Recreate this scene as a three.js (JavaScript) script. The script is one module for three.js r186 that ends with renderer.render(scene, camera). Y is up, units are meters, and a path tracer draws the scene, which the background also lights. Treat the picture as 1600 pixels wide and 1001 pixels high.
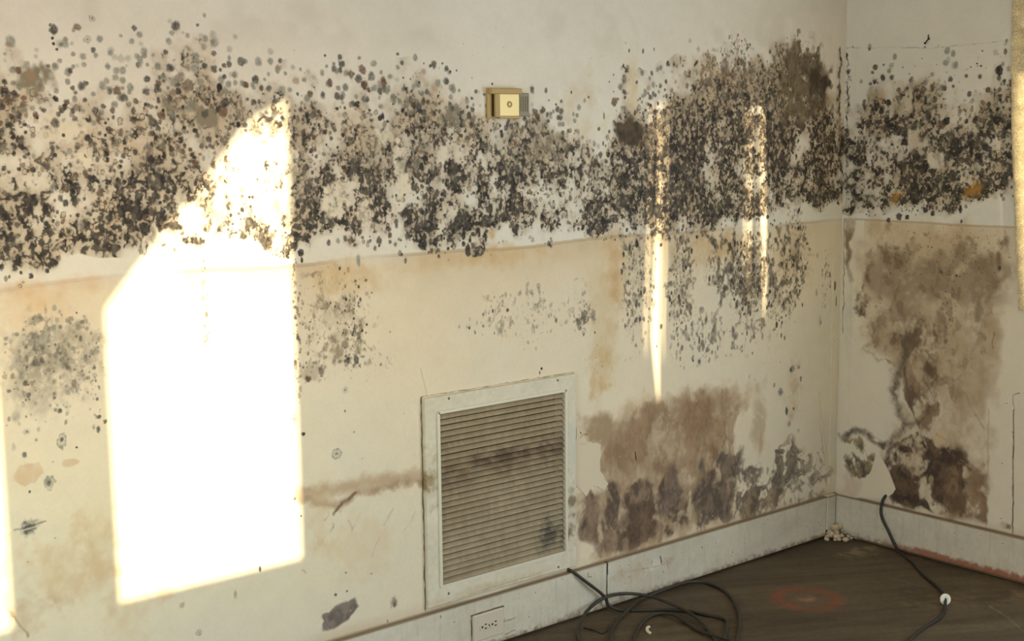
import * as THREE from 'three';
import { mergeGeometries, mergeVertices } from 'three/addons/utils/BufferGeometryUtils.js';
import { RoundedBoxGeometry } from 'three/addons/geometries/RoundedBoxGeometry.js';
import { Sky } from 'three/addons/objects/Sky.js';
import { RectAreaLightUniformsLib } from 'three/addons/lights/RectAreaLightUniformsLib.js';

// World: left wall is the plane z = 0 (x < 0), right wall the plane x = 0 (z > 0), floor y = 0; the corner is the origin.
const W = 1600, H = 1001;
const renderer = new THREE.WebGLRenderer({ antialias: true });
renderer.toneMapping = THREE.LinearToneMapping;
renderer.toneMappingExposure = 0.8;
renderer.shadowMap.enabled = true;
RectAreaLightUniformsLib.init();
const scene = new THREE.Scene();

const camera = new THREE.PerspectiveCamera(26.89, W / H, 0.05, 60);
camera.position.set(-4.2003, 1.5581, 3.061);
camera.up.set(0.0976, 0.9902, -0.1);
camera.lookAt(-4.2003 + 0.63716, 1.5581 - 0.13935, 3.061 - 0.75803);
scene.add(camera);

// low late sun through the windows of the wall behind the camera
const AZ = 0.3, TAN = 0.114;                       // sideways metres and fall per metre travelled
const SUN = new THREE.Vector3(-AZ, TAN * Math.hypot(1, AZ), 1).normalize();
const sky = new Sky();
sky.scale.setScalar(1000);
sky.material.uniforms.turbidity.value = 4;
sky.material.uniforms.rayleigh.value = 1.2;
sky.material.uniforms.mieCoefficient.value = 0.004;
sky.material.uniforms.mieDirectionalG.value = 0.8;
sky.material.uniforms.cloudCoverage.value = 0;
sky.material.uniforms.sunPosition.value.copy(SUN);
scene.add(sky);
scene.environmentIntensity = 1;
const sun = new THREE.DirectionalLight(new THREE.Color().setRGB(1, 0.82, 0.53), 14);
sun.name = 'sun';
sun.target.position.set(-2, 0.9, 0);
sun.position.copy(SUN).multiplyScalar(20).add(sun.target.position);
sun.shadow.radius = 0.75;
sun.castShadow = true;
sun.shadow.mapSize.set(4096, 4096);
Object.assign(sun.shadow.camera, { left: -5, right: 5, top: 3, bottom: -3, near: 5, far: 30 });
scene.add(sun, sun.target);
// daylight lamps at the window openings; the last two are fill at added doors
const WIN = [[-5.5, -4.485, 0.935], [-4.254, -3.7, 0.935], [-2.75, -1.4, 0.935], [-1.16, -0.93, 1.385]], SILL = 0.935, HEAD = 2.2, ZW = 4.4, XL = -6.2;
function daylightFill(x, y, z, w, h, tx, ty, tz, power) {
  const l = new THREE.RectAreaLight(new THREE.Color().setRGB(0.86, 0.95, 1), power, w, h);
  l.name = 'daylight_fill';
  l.position.set(x, y, z); l.lookAt(tx, ty, tz);
  scene.add(l);
}
for (const [k, power] of [[0, 3], [1, 6]]) daylightFill((WIN[k][0] + WIN[k][1]) / 2, (SILL + HEAD) / 2, ZW - 0.01, WIN[k][1] - WIN[k][0], HEAD - SILL, (WIN[k][0] + WIN[k][1]) / 2, (SILL + HEAD) / 2, 0, power);
daylightFill(XL + 0.01, 1.04, 2.2, 1.4, 1.95, 0, 1.04, 2.2, 9);
daylightFill(-0.01, 1.04, 2.3, 1.4, 1.95, -5, 1.04, 2.3, 8);

// ---------------------------------------------------------------- noise and painting
const clamp = (x, a = 0, b = 1) => (x < a ? a : x > b ? b : x);
const ss = (a, b, x) => { const t = clamp((x - a) / (b - a)); return t * t * (3 - 2 * t); };
const lerp = (a, b, t) => a + (b - a) * t;
function hash(x, y, s) {
  let h = (Math.imul(x, 374761393) ^ Math.imul(y, 668265263) ^ Math.imul(s + 17, 1442695041)) | 0;
  h = Math.imul(h ^ (h >>> 13), 1274126177); h ^= h >>> 16; h = Math.imul(h, 2246822519); return ((h ^ (h >>> 15)) >>> 0) / 4294967296;
}
function noise(x, y, s) {
  const i = Math.floor(x), j = Math.floor(y), fx = x - i, fy = y - j, a = fx * fx * (3 - 2 * fx), b = fy * fy * (3 - 2 * fy);
  return lerp(lerp(hash(i, j, s), hash(i + 1, j, s), a), lerp(hash(i, j + 1, s), hash(i + 1, j + 1, s), a), b);
}
function fbm(x, y, s, o = 4) { let t = 0, a = 0.5, n = 0; for (let k = 0; k < o; k++) { t += a * noise(x, y, s + k); n += a; a *= 0.5; x = x * 2.03 + 5.1; y = y * 2.03 + 1.7; } return t / n; }
const cell = { f1: 0, f2: 0, id: 0 };
function worley(x, y, s) {
  const i = Math.floor(x), j = Math.floor(y); let f1 = 9, f2 = 9, id = 0;
  for (let b = -1; b <= 1; b++) for (let a = -1; a <= 1; a++) {
    const px = i + a + hash(i + a, j + b, s), py = j + b + hash(i + a, j + b, s + 7), d = Math.hypot(px - x, py - y);
    if (d < f1) { f2 = f1; f1 = d; id = hash(i + a, j + b, s + 13); } else if (d < f2) f2 = d;
  }
  cell.f1 = f1; cell.f2 = f2; cell.id = id; return cell;
}
let seed = 7;
const rnd = () => { seed = (seed + 0x6d2b79f5) | 0; let t = Math.imul(seed ^ (seed >>> 15), 1 | seed); t = (t + Math.imul(t ^ (t >>> 7), 61 | t)) ^ t; return ((t ^ (t >>> 14)) >>> 0) / 4294967296; };

class Paint {                                       // a surface map laid out in metres
  constructor(w, h, u0, u1, v0, v1) {
    Object.assign(this, { w, h, u0, u1, v0, v1, kx: w / (u1 - u0), ky: h / (v1 - v0) });
    this.c = new Float32Array(w * h * 3); this.b = new Float32Array(w * h).fill(0.5);
  }
  each(u0, u1, v0, v1, f) {
    const a = Math.max(0, Math.floor((u0 - this.u0) * this.kx)), b = Math.min(this.w - 1, Math.ceil((u1 - this.u0) * this.kx));
    const c = Math.max(0, Math.floor((v0 - this.v0) * this.ky)), d = Math.min(this.h - 1, Math.ceil((v1 - this.v0) * this.ky));
    for (let j = c; j <= d; j++) for (let i = a; i <= b; i++) f(this.u0 + (i + 0.5) / this.kx, this.v0 + (j + 0.5) / this.ky, j * this.w + i);
  }
  all(f) { this.each(this.u0, this.u1, this.v0, this.v1, f); }
  mix(k, col, a) { const c = this.c; k *= 3; c[k] += (col[0] - c[k]) * a; c[k + 1] += (col[1] - c[k + 1]) * a; c[k + 2] += (col[2] - c[k + 2]) * a; }
  wash(u, v, ru, rv, col, alpha, rough = 0.5, hard = 0.8, freq = 14) {
    const grain = col[0] + col[1] + col[2] < 400 ? 0.85 : 0.35;     // a soft stain with a ragged border
    this.each(u - ru * 1.6, u + ru * 1.6, v - rv * 1.6, v + rv * 1.6, (x, y, k) => {
      const d = Math.hypot((x - u) / ru, (y - v) / rv) + ((fbm(x * freq, y * freq, 31) - 0.5) * 2.6 + (fbm(x * freq * 3.3, y * freq * 3, 33, 3) - 0.5) * 1.6) * rough;
      const a = 1 - ss(1 - hard, 1, d);
      if (a > 0) this.mix(k, col, clamp(alpha * a * lerp(1, 0.1 + 1.5 * ss(0.3, 0.7, fbm(x * 40, y * 30, 37, 5)), grain)));
    });
  }
  poly(pts, col, alpha, rough = 0.01, soft = 0.004, mottled = 0.5, freq = 22) {
    const n = pts.length / 2; let a = 9, b = -9, c = 9, d = -9;
    for (let i = 0; i < n; i++) { a = Math.min(a, pts[2 * i]); b = Math.max(b, pts[2 * i]); c = Math.min(c, pts[2 * i + 1]); d = Math.max(d, pts[2 * i + 1]); }
    const m = rough * 2 + soft;
    this.each(a - m, b + m, c - m, d + m, (x, y, k) => {
      const wx = x + (fbm(x * freq, y * freq, 41) - 0.5) * 4 * rough, wy = y + (fbm(x * freq, y * freq, 47) - 0.5) * 4 * rough;
      let inside = false, near = 9;
      for (let i = 0, j = n - 1; i < n; j = i++) {
        const xi = pts[2 * i], yi = pts[2 * i + 1], xj = pts[2 * j], yj = pts[2 * j + 1];
        if (yi > wy !== yj > wy && wx < ((xj - xi) * (wy - yi)) / (yj - yi) + xi) inside = !inside;
        const t = clamp(((wx - xi) * (xj - xi) + (wy - yi) * (yj - yi)) / ((xj - xi) ** 2 + (yj - yi) ** 2));
        near = Math.min(near, Math.hypot(wx - xi - t * (xj - xi), wy - yi - t * (yj - yi)));
      }
      const e = ss(-soft, soft, inside ? near : -near);
      if (e > 0) this.mix(k, col, clamp(alpha * e * (1 - mottled + mottled * 1.5 * (0.65 * ss(0.3, 0.7, fbm(x * 12, y * 10, 53)) + 0.35 * ss(0.3, 0.7, fbm(x * 70, y * 50, 57, 3))))));
    });
  }
  stain(pts, colA, colB, alpha, o = {}) {           // blotchy growth inside an outline
    const { rough = 0.025, soft = 0.035, freq = 20, stretch = 0.75, cover = 0.6, warp = 0.06, seed: sd = 0 } = o;
    const n = pts.length / 2; let a = 9, b = -9, c = 9, d = -9;
    for (let i = 0; i < n; i++) { a = Math.min(a, pts[2 * i]); b = Math.max(b, pts[2 * i]); c = Math.min(c, pts[2 * i + 1]); d = Math.max(d, pts[2 * i + 1]); }
    const m = rough * 2 + soft;
    this.each(a - m, b + m, c - m, d + m, (x, y, k) => {
      const wa = fbm(x * 14, y * 14, 111 + sd, 3) - 0.5, wb = fbm(x * 14, y * 14, 117 + sd, 3) - 0.5, wx = x + wa * 4 * rough, wy = y + wb * 4 * rough;
      let inside = false, near = 9;
      for (let i = 0, j = n - 1; i < n; j = i++) {
        const xi = pts[2 * i], yi = pts[2 * i + 1], xj = pts[2 * j], yj = pts[2 * j + 1];
        if (yi > wy !== yj > wy && wx < ((xj - xi) * (wy - yi)) / (yj - yi) + xi) inside = !inside;
        const t = clamp(((wx - xi) * (xj - xi) + (wy - yi) * (yj - yi)) / ((xj - xi) ** 2 + (yj - yi) ** 2));
        near = Math.min(near, Math.hypot(wx - xi - t * (xj - xi), wy - yi - t * (yj - yi)));
      }
      const e = ss(-soft, soft, inside ? near : -near); if (e <= 0) return;
      const px = (x + wa * warp) * freq, py = (y + wb * warp) * freq * stretch, q = (fbm(px, py, 121 + sd, 5) - 0.5) * 2.1 + 0.5;
      const f = fbm(x * 110, y * 80, 131 + sd, 2), w = ss(1 - cover - 0.22, 1 - cover + 0.22, q + (f - 0.5) * 0.35 + (e - 1) * 0.5), t = ss(0.25, 0.75, fbm(px * 1.7 + 9, py * 1.7, 127 + sd, 3) + (f - 0.5) * 0.4);
      this.mix(k, [lerp(colA[0], colB[0], t), lerp(colA[1], colB[1], t), lerp(colA[2], colB[2], t)], clamp(alpha * w * Math.min(1, e * 1.6)));
    });
  }
  line(pts, width, col, alpha, rough = 0.004, soft = 1, broken = 0.3) {    // a streak along a polyline
    const n = pts.length / 2, m = width * 2 + rough * 2; let a = 9, b = -9, c = 9, d = -9;
    for (let i = 0; i < n; i++) { a = Math.min(a, pts[2 * i]); b = Math.max(b, pts[2 * i]); c = Math.min(c, pts[2 * i + 1]); d = Math.max(d, pts[2 * i + 1]); }
    this.each(a - m, b + m, c - m, d + m, (x, y, k) => {
      const wx = x + (fbm(x * 40, y * 40, 61, 3) - 0.5) * 4 * rough, wy = y + (fbm(x * 40, y * 40, 67, 3) - 0.5) * 4 * rough;
      let near = 9;
      for (let i = 1; i < n; i++) {
        const xi = pts[2 * i], yi = pts[2 * i + 1], xj = pts[2 * i - 2], yj = pts[2 * i - 1];
        const t = clamp(((wx - xi) * (xj - xi) + (wy - yi) * (yj - yi)) / ((xj - xi) ** 2 + (yj - yi) ** 2 + 1e-9));
        near = Math.min(near, Math.hypot(wx - xi - t * (xj - xi), wy - yi - t * (yj - yi)));
      }
      const e = 1 - ss(width * (1 - soft), width, near);
      if (e > 0) this.mix(k, col, clamp(alpha * e * (1 - broken + 1.3 * broken * ss(0.35, 0.65, fbm(x * 45, y * 45, 71, 3)))));
    });
  }
  marble(u, v, ru, rv, col, alpha, freq = 16, cut = 0.55, warp = 2.5) {       // swirling damp marks
    this.each(u - ru * 1.5, u + ru * 1.5, v - rv * 1.5, v + rv * 1.5, (x, y, k) => {
      const w = fbm(x * freq * 0.5, y * freq * 0.5, 97, 3), d = Math.hypot((x - u) / ru, (y - v) / rv) + (fbm(x * 13, y * 13, 99, 3) - 0.5) * 0.9, e = 1 - ss(0.45, 1, d);
      if (e <= 0) return;
      const r = 1 - Math.abs(2 * fbm(x * freq + warp * w, y * freq + warp * w, 101, 3) - 1), q = r * 0.6 + fbm(x * 60, y * 50, 103, 3) * 0.5;
      this.mix(k, col, clamp(alpha * e * ss(cut - 0.22, cut + 0.25, q)));
    });
  }
  spot(u, v, r, type = 'd', tall = 1, weight = 1) {             // one mould colony
    const T = COLONY[type], s = (hash((u * 5000) | 0, (v * 5000) | 0, 3) * 1000) | 0, lift = (hash(s, 1, 2) - 0.5) * 26;
    const col = [T.c[0] + lift, T.c[1] + lift, T.c[2] + lift], R = r * 1.5;
    this.each(u - R, u + R, v - R * tall, v + R * tall, (x, y, k) => {
      const dx = (x - u) / r, dy = (y - v) / r / tall, d = Math.hypot(dx, dy) + (noise(dx * 1.6 + s, dy * 1.6, s) - 0.5) * T.ragged + (noise(dx * 5 + s, dy * 5, s) - 0.5) * T.ragged * 0.7;
      let a = 1 - ss(1 - T.soft, 1, d);
      if (T.ring) a *= 0.25 + 0.75 * Math.max(ss(0.62, 0.85, d), 1 - ss(0.12, 0.3, d));
      if (a <= 0) return;
      const q = noise(dx * 3.2 + s, dy * 3.2, s + 5);
      if (T.rim && d > 0.62) { this.mix(k, [58, 52, 46], a * 0.8 * ss(0.6, 0.75, d)); return; }
      this.mix(k, col, clamp(T.a * a * (0.66 + 0.5 * q) * weight));
      this.b[k] = Math.min(1, this.b[k] + 0.12 * a * T.a);
    });
  }
  textures(wrap = THREE.MirroredRepeatWrapping) {
    const { w, h, c, b } = this, d = new Uint8Array(w * h * 4), e = new Uint8Array(w * h * 4);
    for (let k = 0; k < w * h; k++) {
      for (let i = 0; i < 3; i++) d[k * 4 + i] = clamp(c[k * 3 + i], 0, 255);
      e[k * 4] = e[k * 4 + 1] = e[k * 4 + 2] = clamp(b[k]) * 255; d[k * 4 + 3] = e[k * 4 + 3] = 255;
    }
    const map = new THREE.DataTexture(d, w, h), bump = new THREE.DataTexture(e, w, h);
    map.colorSpace = THREE.SRGBColorSpace;
    for (const t of [map, bump]) { t.magFilter = t.minFilter = THREE.LinearFilter; t.wrapS = t.wrapT = wrap; t.needsUpdate = true; }
    return { map, bump };
  }
}
const COLONY = {
  g: { c: [124, 125, 114], a: 0.74, soft: 0.55, ragged: 0.26 },   // grey-green disc
  f: { c: [158, 158, 146], a: 0.55, soft: 0.7, ragged: 0.25 },   // faint bloom
  d: { c: [78, 74, 68], a: 0.84, soft: 0.5, ragged: 0.34 },      // dark disc
  D: { c: [50, 45, 42], a: 0.93, soft: 0.42, ragged: 0.45 },       // black disc
  b: { c: [150, 118, 88], a: 0.55, soft: 0.6, ragged: 0.35 },    // brown bloom
  B: { c: [98, 76, 58], a: 0.85, soft: 0.4, ragged: 0.4 },       // dark brown
  k: { c: [44, 38, 34], a: 0.92, soft: 0.3, ragged: 0.25 },      // black speck
  o: { c: [104, 101, 92], a: 0.75, soft: 0.25, ragged: 0.45, ring: true },
  y: { c: [176, 130, 60], a: 0.6, soft: 0.8, ragged: 0.4 },      // rust bloom
  p: { c: [112, 98, 82], a: 0.7, soft: 0.4, ragged: 0.5 },       // brownish grey fleck
  t: { c: [202, 184, 156], a: 0.75, soft: 0.4, ragged: 0.45 },
  r: { c: [186, 168, 140], a: 0.8, soft: 0.3, ragged: 0.35, rim: true },     // bare plaster islet
};
function zone(P, u, v, ru, rv, n, r0, r1, types, tall = 1) {
  for (let i = 0; i < n; i++) {
    const a = rnd() * 6.2832, q = Math.pow(rnd(), 0.6);
    P.spot(u + Math.cos(a) * ru * q, v + Math.sin(a) * rv * q, lerp(r0, r1, rnd() ** 2) * 0.8, types[(rnd() * types.length) | 0], tall * lerp(0.75, 1.25, rnd()), lerp(0.35, 1, rnd()));
  }
}
// envelope rows: place, first spots above, dense from, dense to, last spots below (all metres)
function envelope(rows, u, out) {
  let i = 0; while (i < rows.length - 2 && u > rows[i + 1][0]) i++;
  const t = clamp((u - rows[i][0]) / (rows[i + 1][0] - rows[i][0]));
  for (let k = 0; k < 4; k++) out[k] = lerp(rows[i][k + 1], rows[i + 1][k + 1], t);
}
const env = [0, 0, 0, 0];
function density(rows, u, v) {
  envelope(rows, u, env);
  const w = v + (fbm(u * 7, v * 7, 83, 3) - 0.5) * 0.14;
  if (w > env[0] || w < env[3]) return 0;
  const sunFade = rows.length > 20 ? 1 - 0.6 * Math.exp(-(((u + 2.44) / 0.13) ** 2) - ((v - 1.42) / 0.17) ** 2) : 1;      // mould thinned to paint the washed-out look of the sun patch
  return sunFade * Math.pow(clamp((env[0] - w) / Math.max(0.01, env[0] - env[1])), 1.5) * Math.pow(clamp((w - env[3]) / Math.max(0.01, env[2] - env[3])), 0.8);
}
function mouldBand(P, rows, strength, s0, lowTop) {
  P.all((u, v, k) => {
    const D = density(rows, u, v);
    if (D <= 0.02) return;
    const coarse = fbm(u * 8, v * 8, s0, 3), med = fbm(u * 26, v * 24, s0 + 5, 3), fine = fbm(u * 140, v * 125, s0 + 9, 2);
    const low = ss(lowTop(u) + 0.07, lowTop(u) - 0.1, v + (coarse - 0.5) * 0.2);          // the lower half is the blackest
    const c = D * 0.75 + (coarse - 0.5) * 1.2 + (med - 0.5) * 0.9;
    const haze = ss(0.1, 0.9, c);
    if (haze <= 0) return;
    const tan = fbm(u * 17, v * 17, s0 + 30, 2);
    const east = ss(-1.25, -0.95, u);
    P.mix(k, [lerp(142, 194, tan), lerp(130, 170, tan), lerp(108, 136, tan)], haze * lerp(0.72, 0.95, east) * strength);
    const wu = u + (fine - 0.5) * 0.014 + (med - 0.5) * 0.03, wv = v + (fbm(u * 120, v * 120, s0 + 15, 2) - 0.5) * 0.014;
    const r1 = 1 - Math.abs(2 * fbm(wu * 58, wv * 46, s0 + 2, 2) - 1), r2 = 1 - Math.abs(2 * noise(wu * 120, wv * 95, s0 + 3) - 1), bl = noise(wu * 75, wv * 62, s0 + 6);
    const val = r1 * 0.5 + r2 * 0.25 + bl * 0.35 + (fine - 0.5) * 0.35;
    const th = lerp(1.12, lerp(0.82, 0.66, low), ss(0.1, 0.8, c));
    const dark = ss(th - 0.07, th + 0.07, val), mid = ss(th - 0.22, th, val);
    const tone = ss(0.25, 0.8, noise(u * 60, v * 60, s0 + 20)) * lerp(1, 0.45, low);
    P.mix(k, [118, 108, 92], mid * 0.7 * haze * strength);
    P.mix(k, [lerp(46, 116, tone) + (fine - 0.5) * 70, lerp(42, 107, tone) + (fine - 0.5) * 66, lerp(38, 93, tone) + (fine - 0.5) * 58], clamp(dark * strength));
    P.b[k] = clamp(P.b[k] + dark * 0.12 + (fine - 0.5) * 0.25 * haze);
  });
}
function scatter(P, rows, n, u0, u1, v0, v1) {
  for (let i = 0; i < n; i++) {
    const u = lerp(u0, u1, rnd()), v = lerp(v0, v1, rnd()), D = density(rows, u, v);
    if (rnd() > D * 0.9 + (D > 0 ? 0.05 : 0)) continue;
    const cl = fbm(u * 11, v * 10, 91, 2); if (rnd() > ss(0.3, 0.6, cl) + 0.2) continue;
    envelope(rows, u, env);
    const high = ss(env[1] - 0.03, env[0], v), big = lerp(0.0065, 0.0115, high), t = rnd();
    const type = high > 0.35 ? (t < 0.55 ? 'g' : t < 0.8 ? 'd' : t < 0.9 ? 'f' : 'B') : t < 0.2 ? 'd' : t < 0.38 ? 'D' : t < 0.47 ? 'B' : t < 0.6 ? 'p' : t < 0.72 ? 'g' : t < 0.92 ? 'r' : 't';
    P.spot(u, v, big * lerp(0.45, 1.3, rnd()), type, lerp(0.9, 1.35, rnd()));
  }
}
function plaster(P, s0, tint) {
  P.all((u, v, k) => {
    const n = fbm(u * 3, v * 3, s0), m = fbm(u * 22, v * 22, s0 + 4), f = fbm(u * 160, v * 160, s0 + 8, 2), low = 1 - ss(1.18, 1.235, v);
    const g = (n - 0.5) * 12 + (m - 0.5) * 7 + (f - 0.5) * 5;
    P.c[k * 3] = 223 + g + 2 * low; P.c[k * 3 + 1] = 219 + g - (4 + 10 * (n - 0.3)) * low * tint; P.c[k * 3 + 2] = 206 + g - (13 + 24 * (n - 0.3)) * low * tint;
    P.b[k] = 0.4 + (m - 0.5) * 0.25 + (f - 0.5) * 0.14;
  });
}

// ---------------------------------------------------------------- the left wall's surface
const WU = 3.45, WV = 2.156;
const PL = new Paint(2048, 1280, -WU, 0, 0, WV);
plaster(PL, 100, 1);
{
  const P = PL, s = (u, v, r, t, tall) => P.spot(u, v, r, t, tall);
  // damp line under the board joint at 1.22 m and its tan bleed
  P.all((u, v, k) => {
    const d = 1.22 - v + (fbm(u * 2.5, 3, 7, 3) - 0.5) * 0.025; if (d < -0.01 || d > 0.4) return;
    const st = ss(0.33, 0.62, fbm(u * 3.2, 1.2, 9, 2)) * 0.8 + 0.2;
    P.mix(k, [190, 162, 118], ss(-0.006, 0.006, d) * Math.exp(-Math.max(0, d) / 0.075) * 0.5 * st * (0.6 + 0.8 * fbm(u * 12, v * 12, 11)));
    if (Math.abs(d) < 0.005) P.mix(k, [150, 122, 86], 0.35 * st);
  });
  P.wash(-1.239, 1, 0.1, 0.35, [200, 174, 126], 0.5, 0.35, 0.9);
  P.wash(-1.268, .774, 0.07, 0.1, [196, 158, 104], 0.45, 0.3, 0.5);
  P.wash(-1.196, 1.12, 0.05, 0.25, [190, 150, 100], 0.45, 0.3, 0.9);
  P.wash(-1.723, 1.196, 0.35, 0.05, [196, 158, 100], 0.4, 0.4, 0.9);
  P.wash(-2.216, 1.177, 0.16, 0.07, [200, 166, 112], 0.45, 0.4, 0.9);
  P.wash(-.705, 1.161, 0.22, 0.09, [184, 148, 100], 0.5, 0.4, 0.9);
  P.wash(-.285, 1.1, 0.12, 0.14, [190, 158, 112], 0.45, 0.4, 0.9);
  P.wash(-3.058, 1.182, 0.1, 0.08, [206, 168, 118], 0.4, 0.4, 0.9);
  P.wash(-3.011, 1.215, 0.2, 0.03, [204, 160, 116], 0.3, 0.4, 0.9);
  P.wash(-1.361, 1.665, 0.1, 0.12, [200, 182, 146], 0.4, 0.5, 1);
  P.wash(-1.111, 1.667, 0.04, 0.16, [210, 184, 134], 0.5, 0.4, 0.9);
  P.wash(-1.879, 1.642, 0.12, 0.07, [196, 172, 136], 0.5, 0.5, 1);
  P.wash(-1.362, 1.548, 0.1, 0.08, [204, 180, 138], 0.5, 0.5, 1);
  // brown dust smear left of the grille, with trails running down from it
  P.line([-2.386, .597, -2.277, .59, -2.139, .589, -1.967, .577], 0.036, [168, 136, 104], 0.6, 0.008, 1, 0.15);
  P.line([-2.379, .582, -2.319, .562, -2.258, .541, -2.194, .565, -2.063, .567, -1.968, .558], 0.018, [146, 112, 84], 0.5, 0.006, 1, 0.3);
  P.line([-2.275, .522, -2.249, .546, -2.202, .567], 0.007, [110, 80, 58], 0.7, 0.003, 0.8);
  P.marble(-3.035, 1.067, 0.15, 0.07, [112, 108, 100], 0.3, 40, 0.68, 2);
  P.marble(-3.047, .985, 0.12, 0.1, [134, 128, 116], 0.4, 40, 0.68, 2);
  for (const [a, b, c, d, al] of [[-2.287, .474, -2.278, .494, 0.8], [-2.323, .445, -2.316, .458, 0.6], [-2.304, .51, -2.291, .529, 0.6], [-2.11, .456, -2.078, .497, 0.3], [-2.156, .372, -2.129, .423, 0.25], [-2.218, .46, -2.191, .51, 0.25], [-2.044, .424, -1.998, .472, 0.25], [-2.382, .385, -2.374, .375, 0.5], [-2.23, .495, -2.214, .463, 0.3]])
    P.line([a, b, (a + c) / 2 + 0.003, (b + d) / 2, c, d], 0.005, [150, 120, 92], al * 0.75, 0.003, 1, 0.6);
  P.wash(-2.198, .419, 0.17, 0.14, [216, 192, 152], 0.4, 0.6, 1);
  P.wash(-2.32, .535, 0.08, 0.1, [206, 178, 136], 0.4, 0.5, 1);
  P.wash(-2.68, .605, 0.3, 0.05, [206, 170, 120], 0.25, 0.5, 1);
  // lower left: tan washes, smudges and patched spots
  P.wash(-3.052, .52, 0.25, 0.15, [208, 178, 138], 0.5, 0.7, 1);
  P.wash(-2.952, .594, 0.08, 0.12, [206, 174, 132], 0.35, 0.5, 1);
  P.wash(-3.103, .437, 0.1, 0.08, [192, 158, 122], 0.5, 0.6, 1);
  P.wash(-2.883, .366, 0.12, 0.08, [214, 186, 150], 0.4, 0.6, 1);
  P.line([-3.171, .469, -3.149, .433, -3.133, .394], 0.005, [150, 120, 90], 0.6, 0.004, 1);
  P.wash(-3.113, .778, 0.03, 0.027, [208, 182, 150], 0.75, 0.6, 0.25);
  P.wash(-3.005, .79, 0.022, 0.01, [204, 172, 138], 0.65, 0.35, 0.4);
  P.wash(-3.11, .654, 0.032, 0.024, [96, 90, 84], 0.8, 0.4, 0.8, 40);
  P.line([-3.144, .652, -3.074, .658], 0.005, [86, 80, 74], 0.5, 0.003, 1);
  P.line([-3.133, .648, -3.087, .651], 0.003, [206, 196, 172], 0.8, 0.001, 0.6, 0.1);
  // furry patch above the skirting
  P.stain([-2.331, .218, -2.32, .247, -2.277, .26, -2.22, .267, -2.204, .237, -2.237, .208, -2.286, .194, -2.321, .199], [98, 87, 80], [128, 115, 106], 0.92, { cover: 0.95, rough: 0.006, soft: 0.008, freq: 30, seed: 71 });
  P.wash(-2.079, .222, 0.016, 0.022, [130, 110, 92], 0.6, 0.5, 0.9, 40);
  // right part: tan tide mark and the stripped brown area over the skirting
  P.wash(-.696, .634, 0.3, 0.06, [190, 158, 118], 0.5, 0.5, 1);
  P.wash(-.27, .6, 0.07, 0.13, [180, 146, 104], 0.5, 0.5, 1);
  P.wash(-1.078, .643, 0.22, 0.06, [188, 150, 108], 0.5, 0.5, 1);
  P.poly([-1.358, .652, -1.225, .638, -1.047, .638, -.94, .663, -.796, .665, -.594, .638, -.517, .591, -.593, .573, -.654, .548, -.611, .437, -.588, .316, -.613, .184, -.79, .2, -.887, .183, -1.076, .177, -1.269, .192, -1.334, .279, -1.368, .392, -1.297, .389, -1.24, .406, -1.283, .45, -1.26, .542, -1.316, .572], [166, 142, 112], 0.95, 0.02, 0.03, 0.4);
  P.wash(-.826, .517, 0.15, 0.13, [144, 116, 86], 0.7, 0.6, 0.8, 12);
  P.wash(-.694, .473, 0.05, 0.13, [136, 106, 78], 0.6, 0.6, 0.8, 16);
  P.wash(-1.077, .578, 0.12, 0.05, [152, 120, 90], 0.6, 0.6, 0.8, 14);
  P.wash(-1.122, .509, 0.07, 0.08, [188, 160, 130], 0.5, 0.7, 1, 20);
  P.wash(-1.166, .419, 0.06, 0.05, [192, 166, 138], 0.6, 0.7, 0.9, 22);
  P.wash(-.922, .443, 0.04, 0.07, [182, 156, 128], 0.45, 0.7, 0.9, 20);
  P.line([-1.046, .42, -1.077, .512, -1.041, .583], 0.012, [180, 150, 118], 0.4, 0.01, 1, 0.5);
  P.stain([-1.362, .378, -1.297, .404, -1.196, .385, -1.077, .403, -.984, .353, -.934, .411, -.87, .389, -.843, .247, -.913, .175, -1.076, .175, -1.269, .19, -1.34, .263], [86, 70, 58], [140, 118, 96], 0.92, { cover: 0.66, freq: 20, stretch: 0.6 });
  P.stain([-1.196, .338, -.996, .326, -.983, .261, -1.014, .173, -1.151, .193], [82, 64, 50], [112, 88, 68], 0.85, { cover: 0.7, freq: 24, seed: 3 });
  P.stain([-.984, .431, -.89, .419, -.869, .275, -.952, .269], [92, 80, 72], [128, 110, 94], 0.8, { cover: 0.55, freq: 24, seed: 5 });
  P.stain([-.798, .376, -.719, .413, -.59, .433, -.581, .338, -.599, .176, -.783, .194], [86, 74, 64], [124, 108, 92], 0.92, { cover: 0.75, freq: 22, seed: 7 });
  P.stain([-.617, .377, -.526, .395, -.428, .316, -.357, .396, -.271, .406, -.178, .347, -.213, .249, -.351, .176, -.599, .172], [94, 84, 74], [136, 124, 106], 0.9, { cover: 0.6, freq: 26, stretch: 1, warp: 0.12, seed: 9 });
  P.stain([-.263, .38, -.088, .352, -.039, .218, -.101, .154, -.294, .16], [110, 98, 86], [156, 142, 122], 0.75, { cover: 0.42, freq: 28, stretch: 1, warp: 0.12, seed: 11 });
  P.stain([-.601, .271, -.334, .234, -.082, .188, -.081, .15, -.585, .159], [92, 78, 64], [150, 128, 100], 0.75, { cover: 0.45, freq: 28, seed: 13 });
  P.stain([-1.282, .651, -.763, .654, -.559, .615, -.608, .436, -.622, .299, -.953, .403, -1.254, .499], [124, 96, 70], [160, 130, 100], 0.6, { cover: 0.55, freq: 12, stretch: 0.5, seed: 15 });
  P.wash(-.83, .279, 0.014, 0.1, [216, 202, 176], 0.75, 0.6, 0.7, 24);
  P.wash(-.888, .211, 0.05, 0.05, [204, 184, 152], 0.6, 0.8, 0.9, 24);
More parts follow.
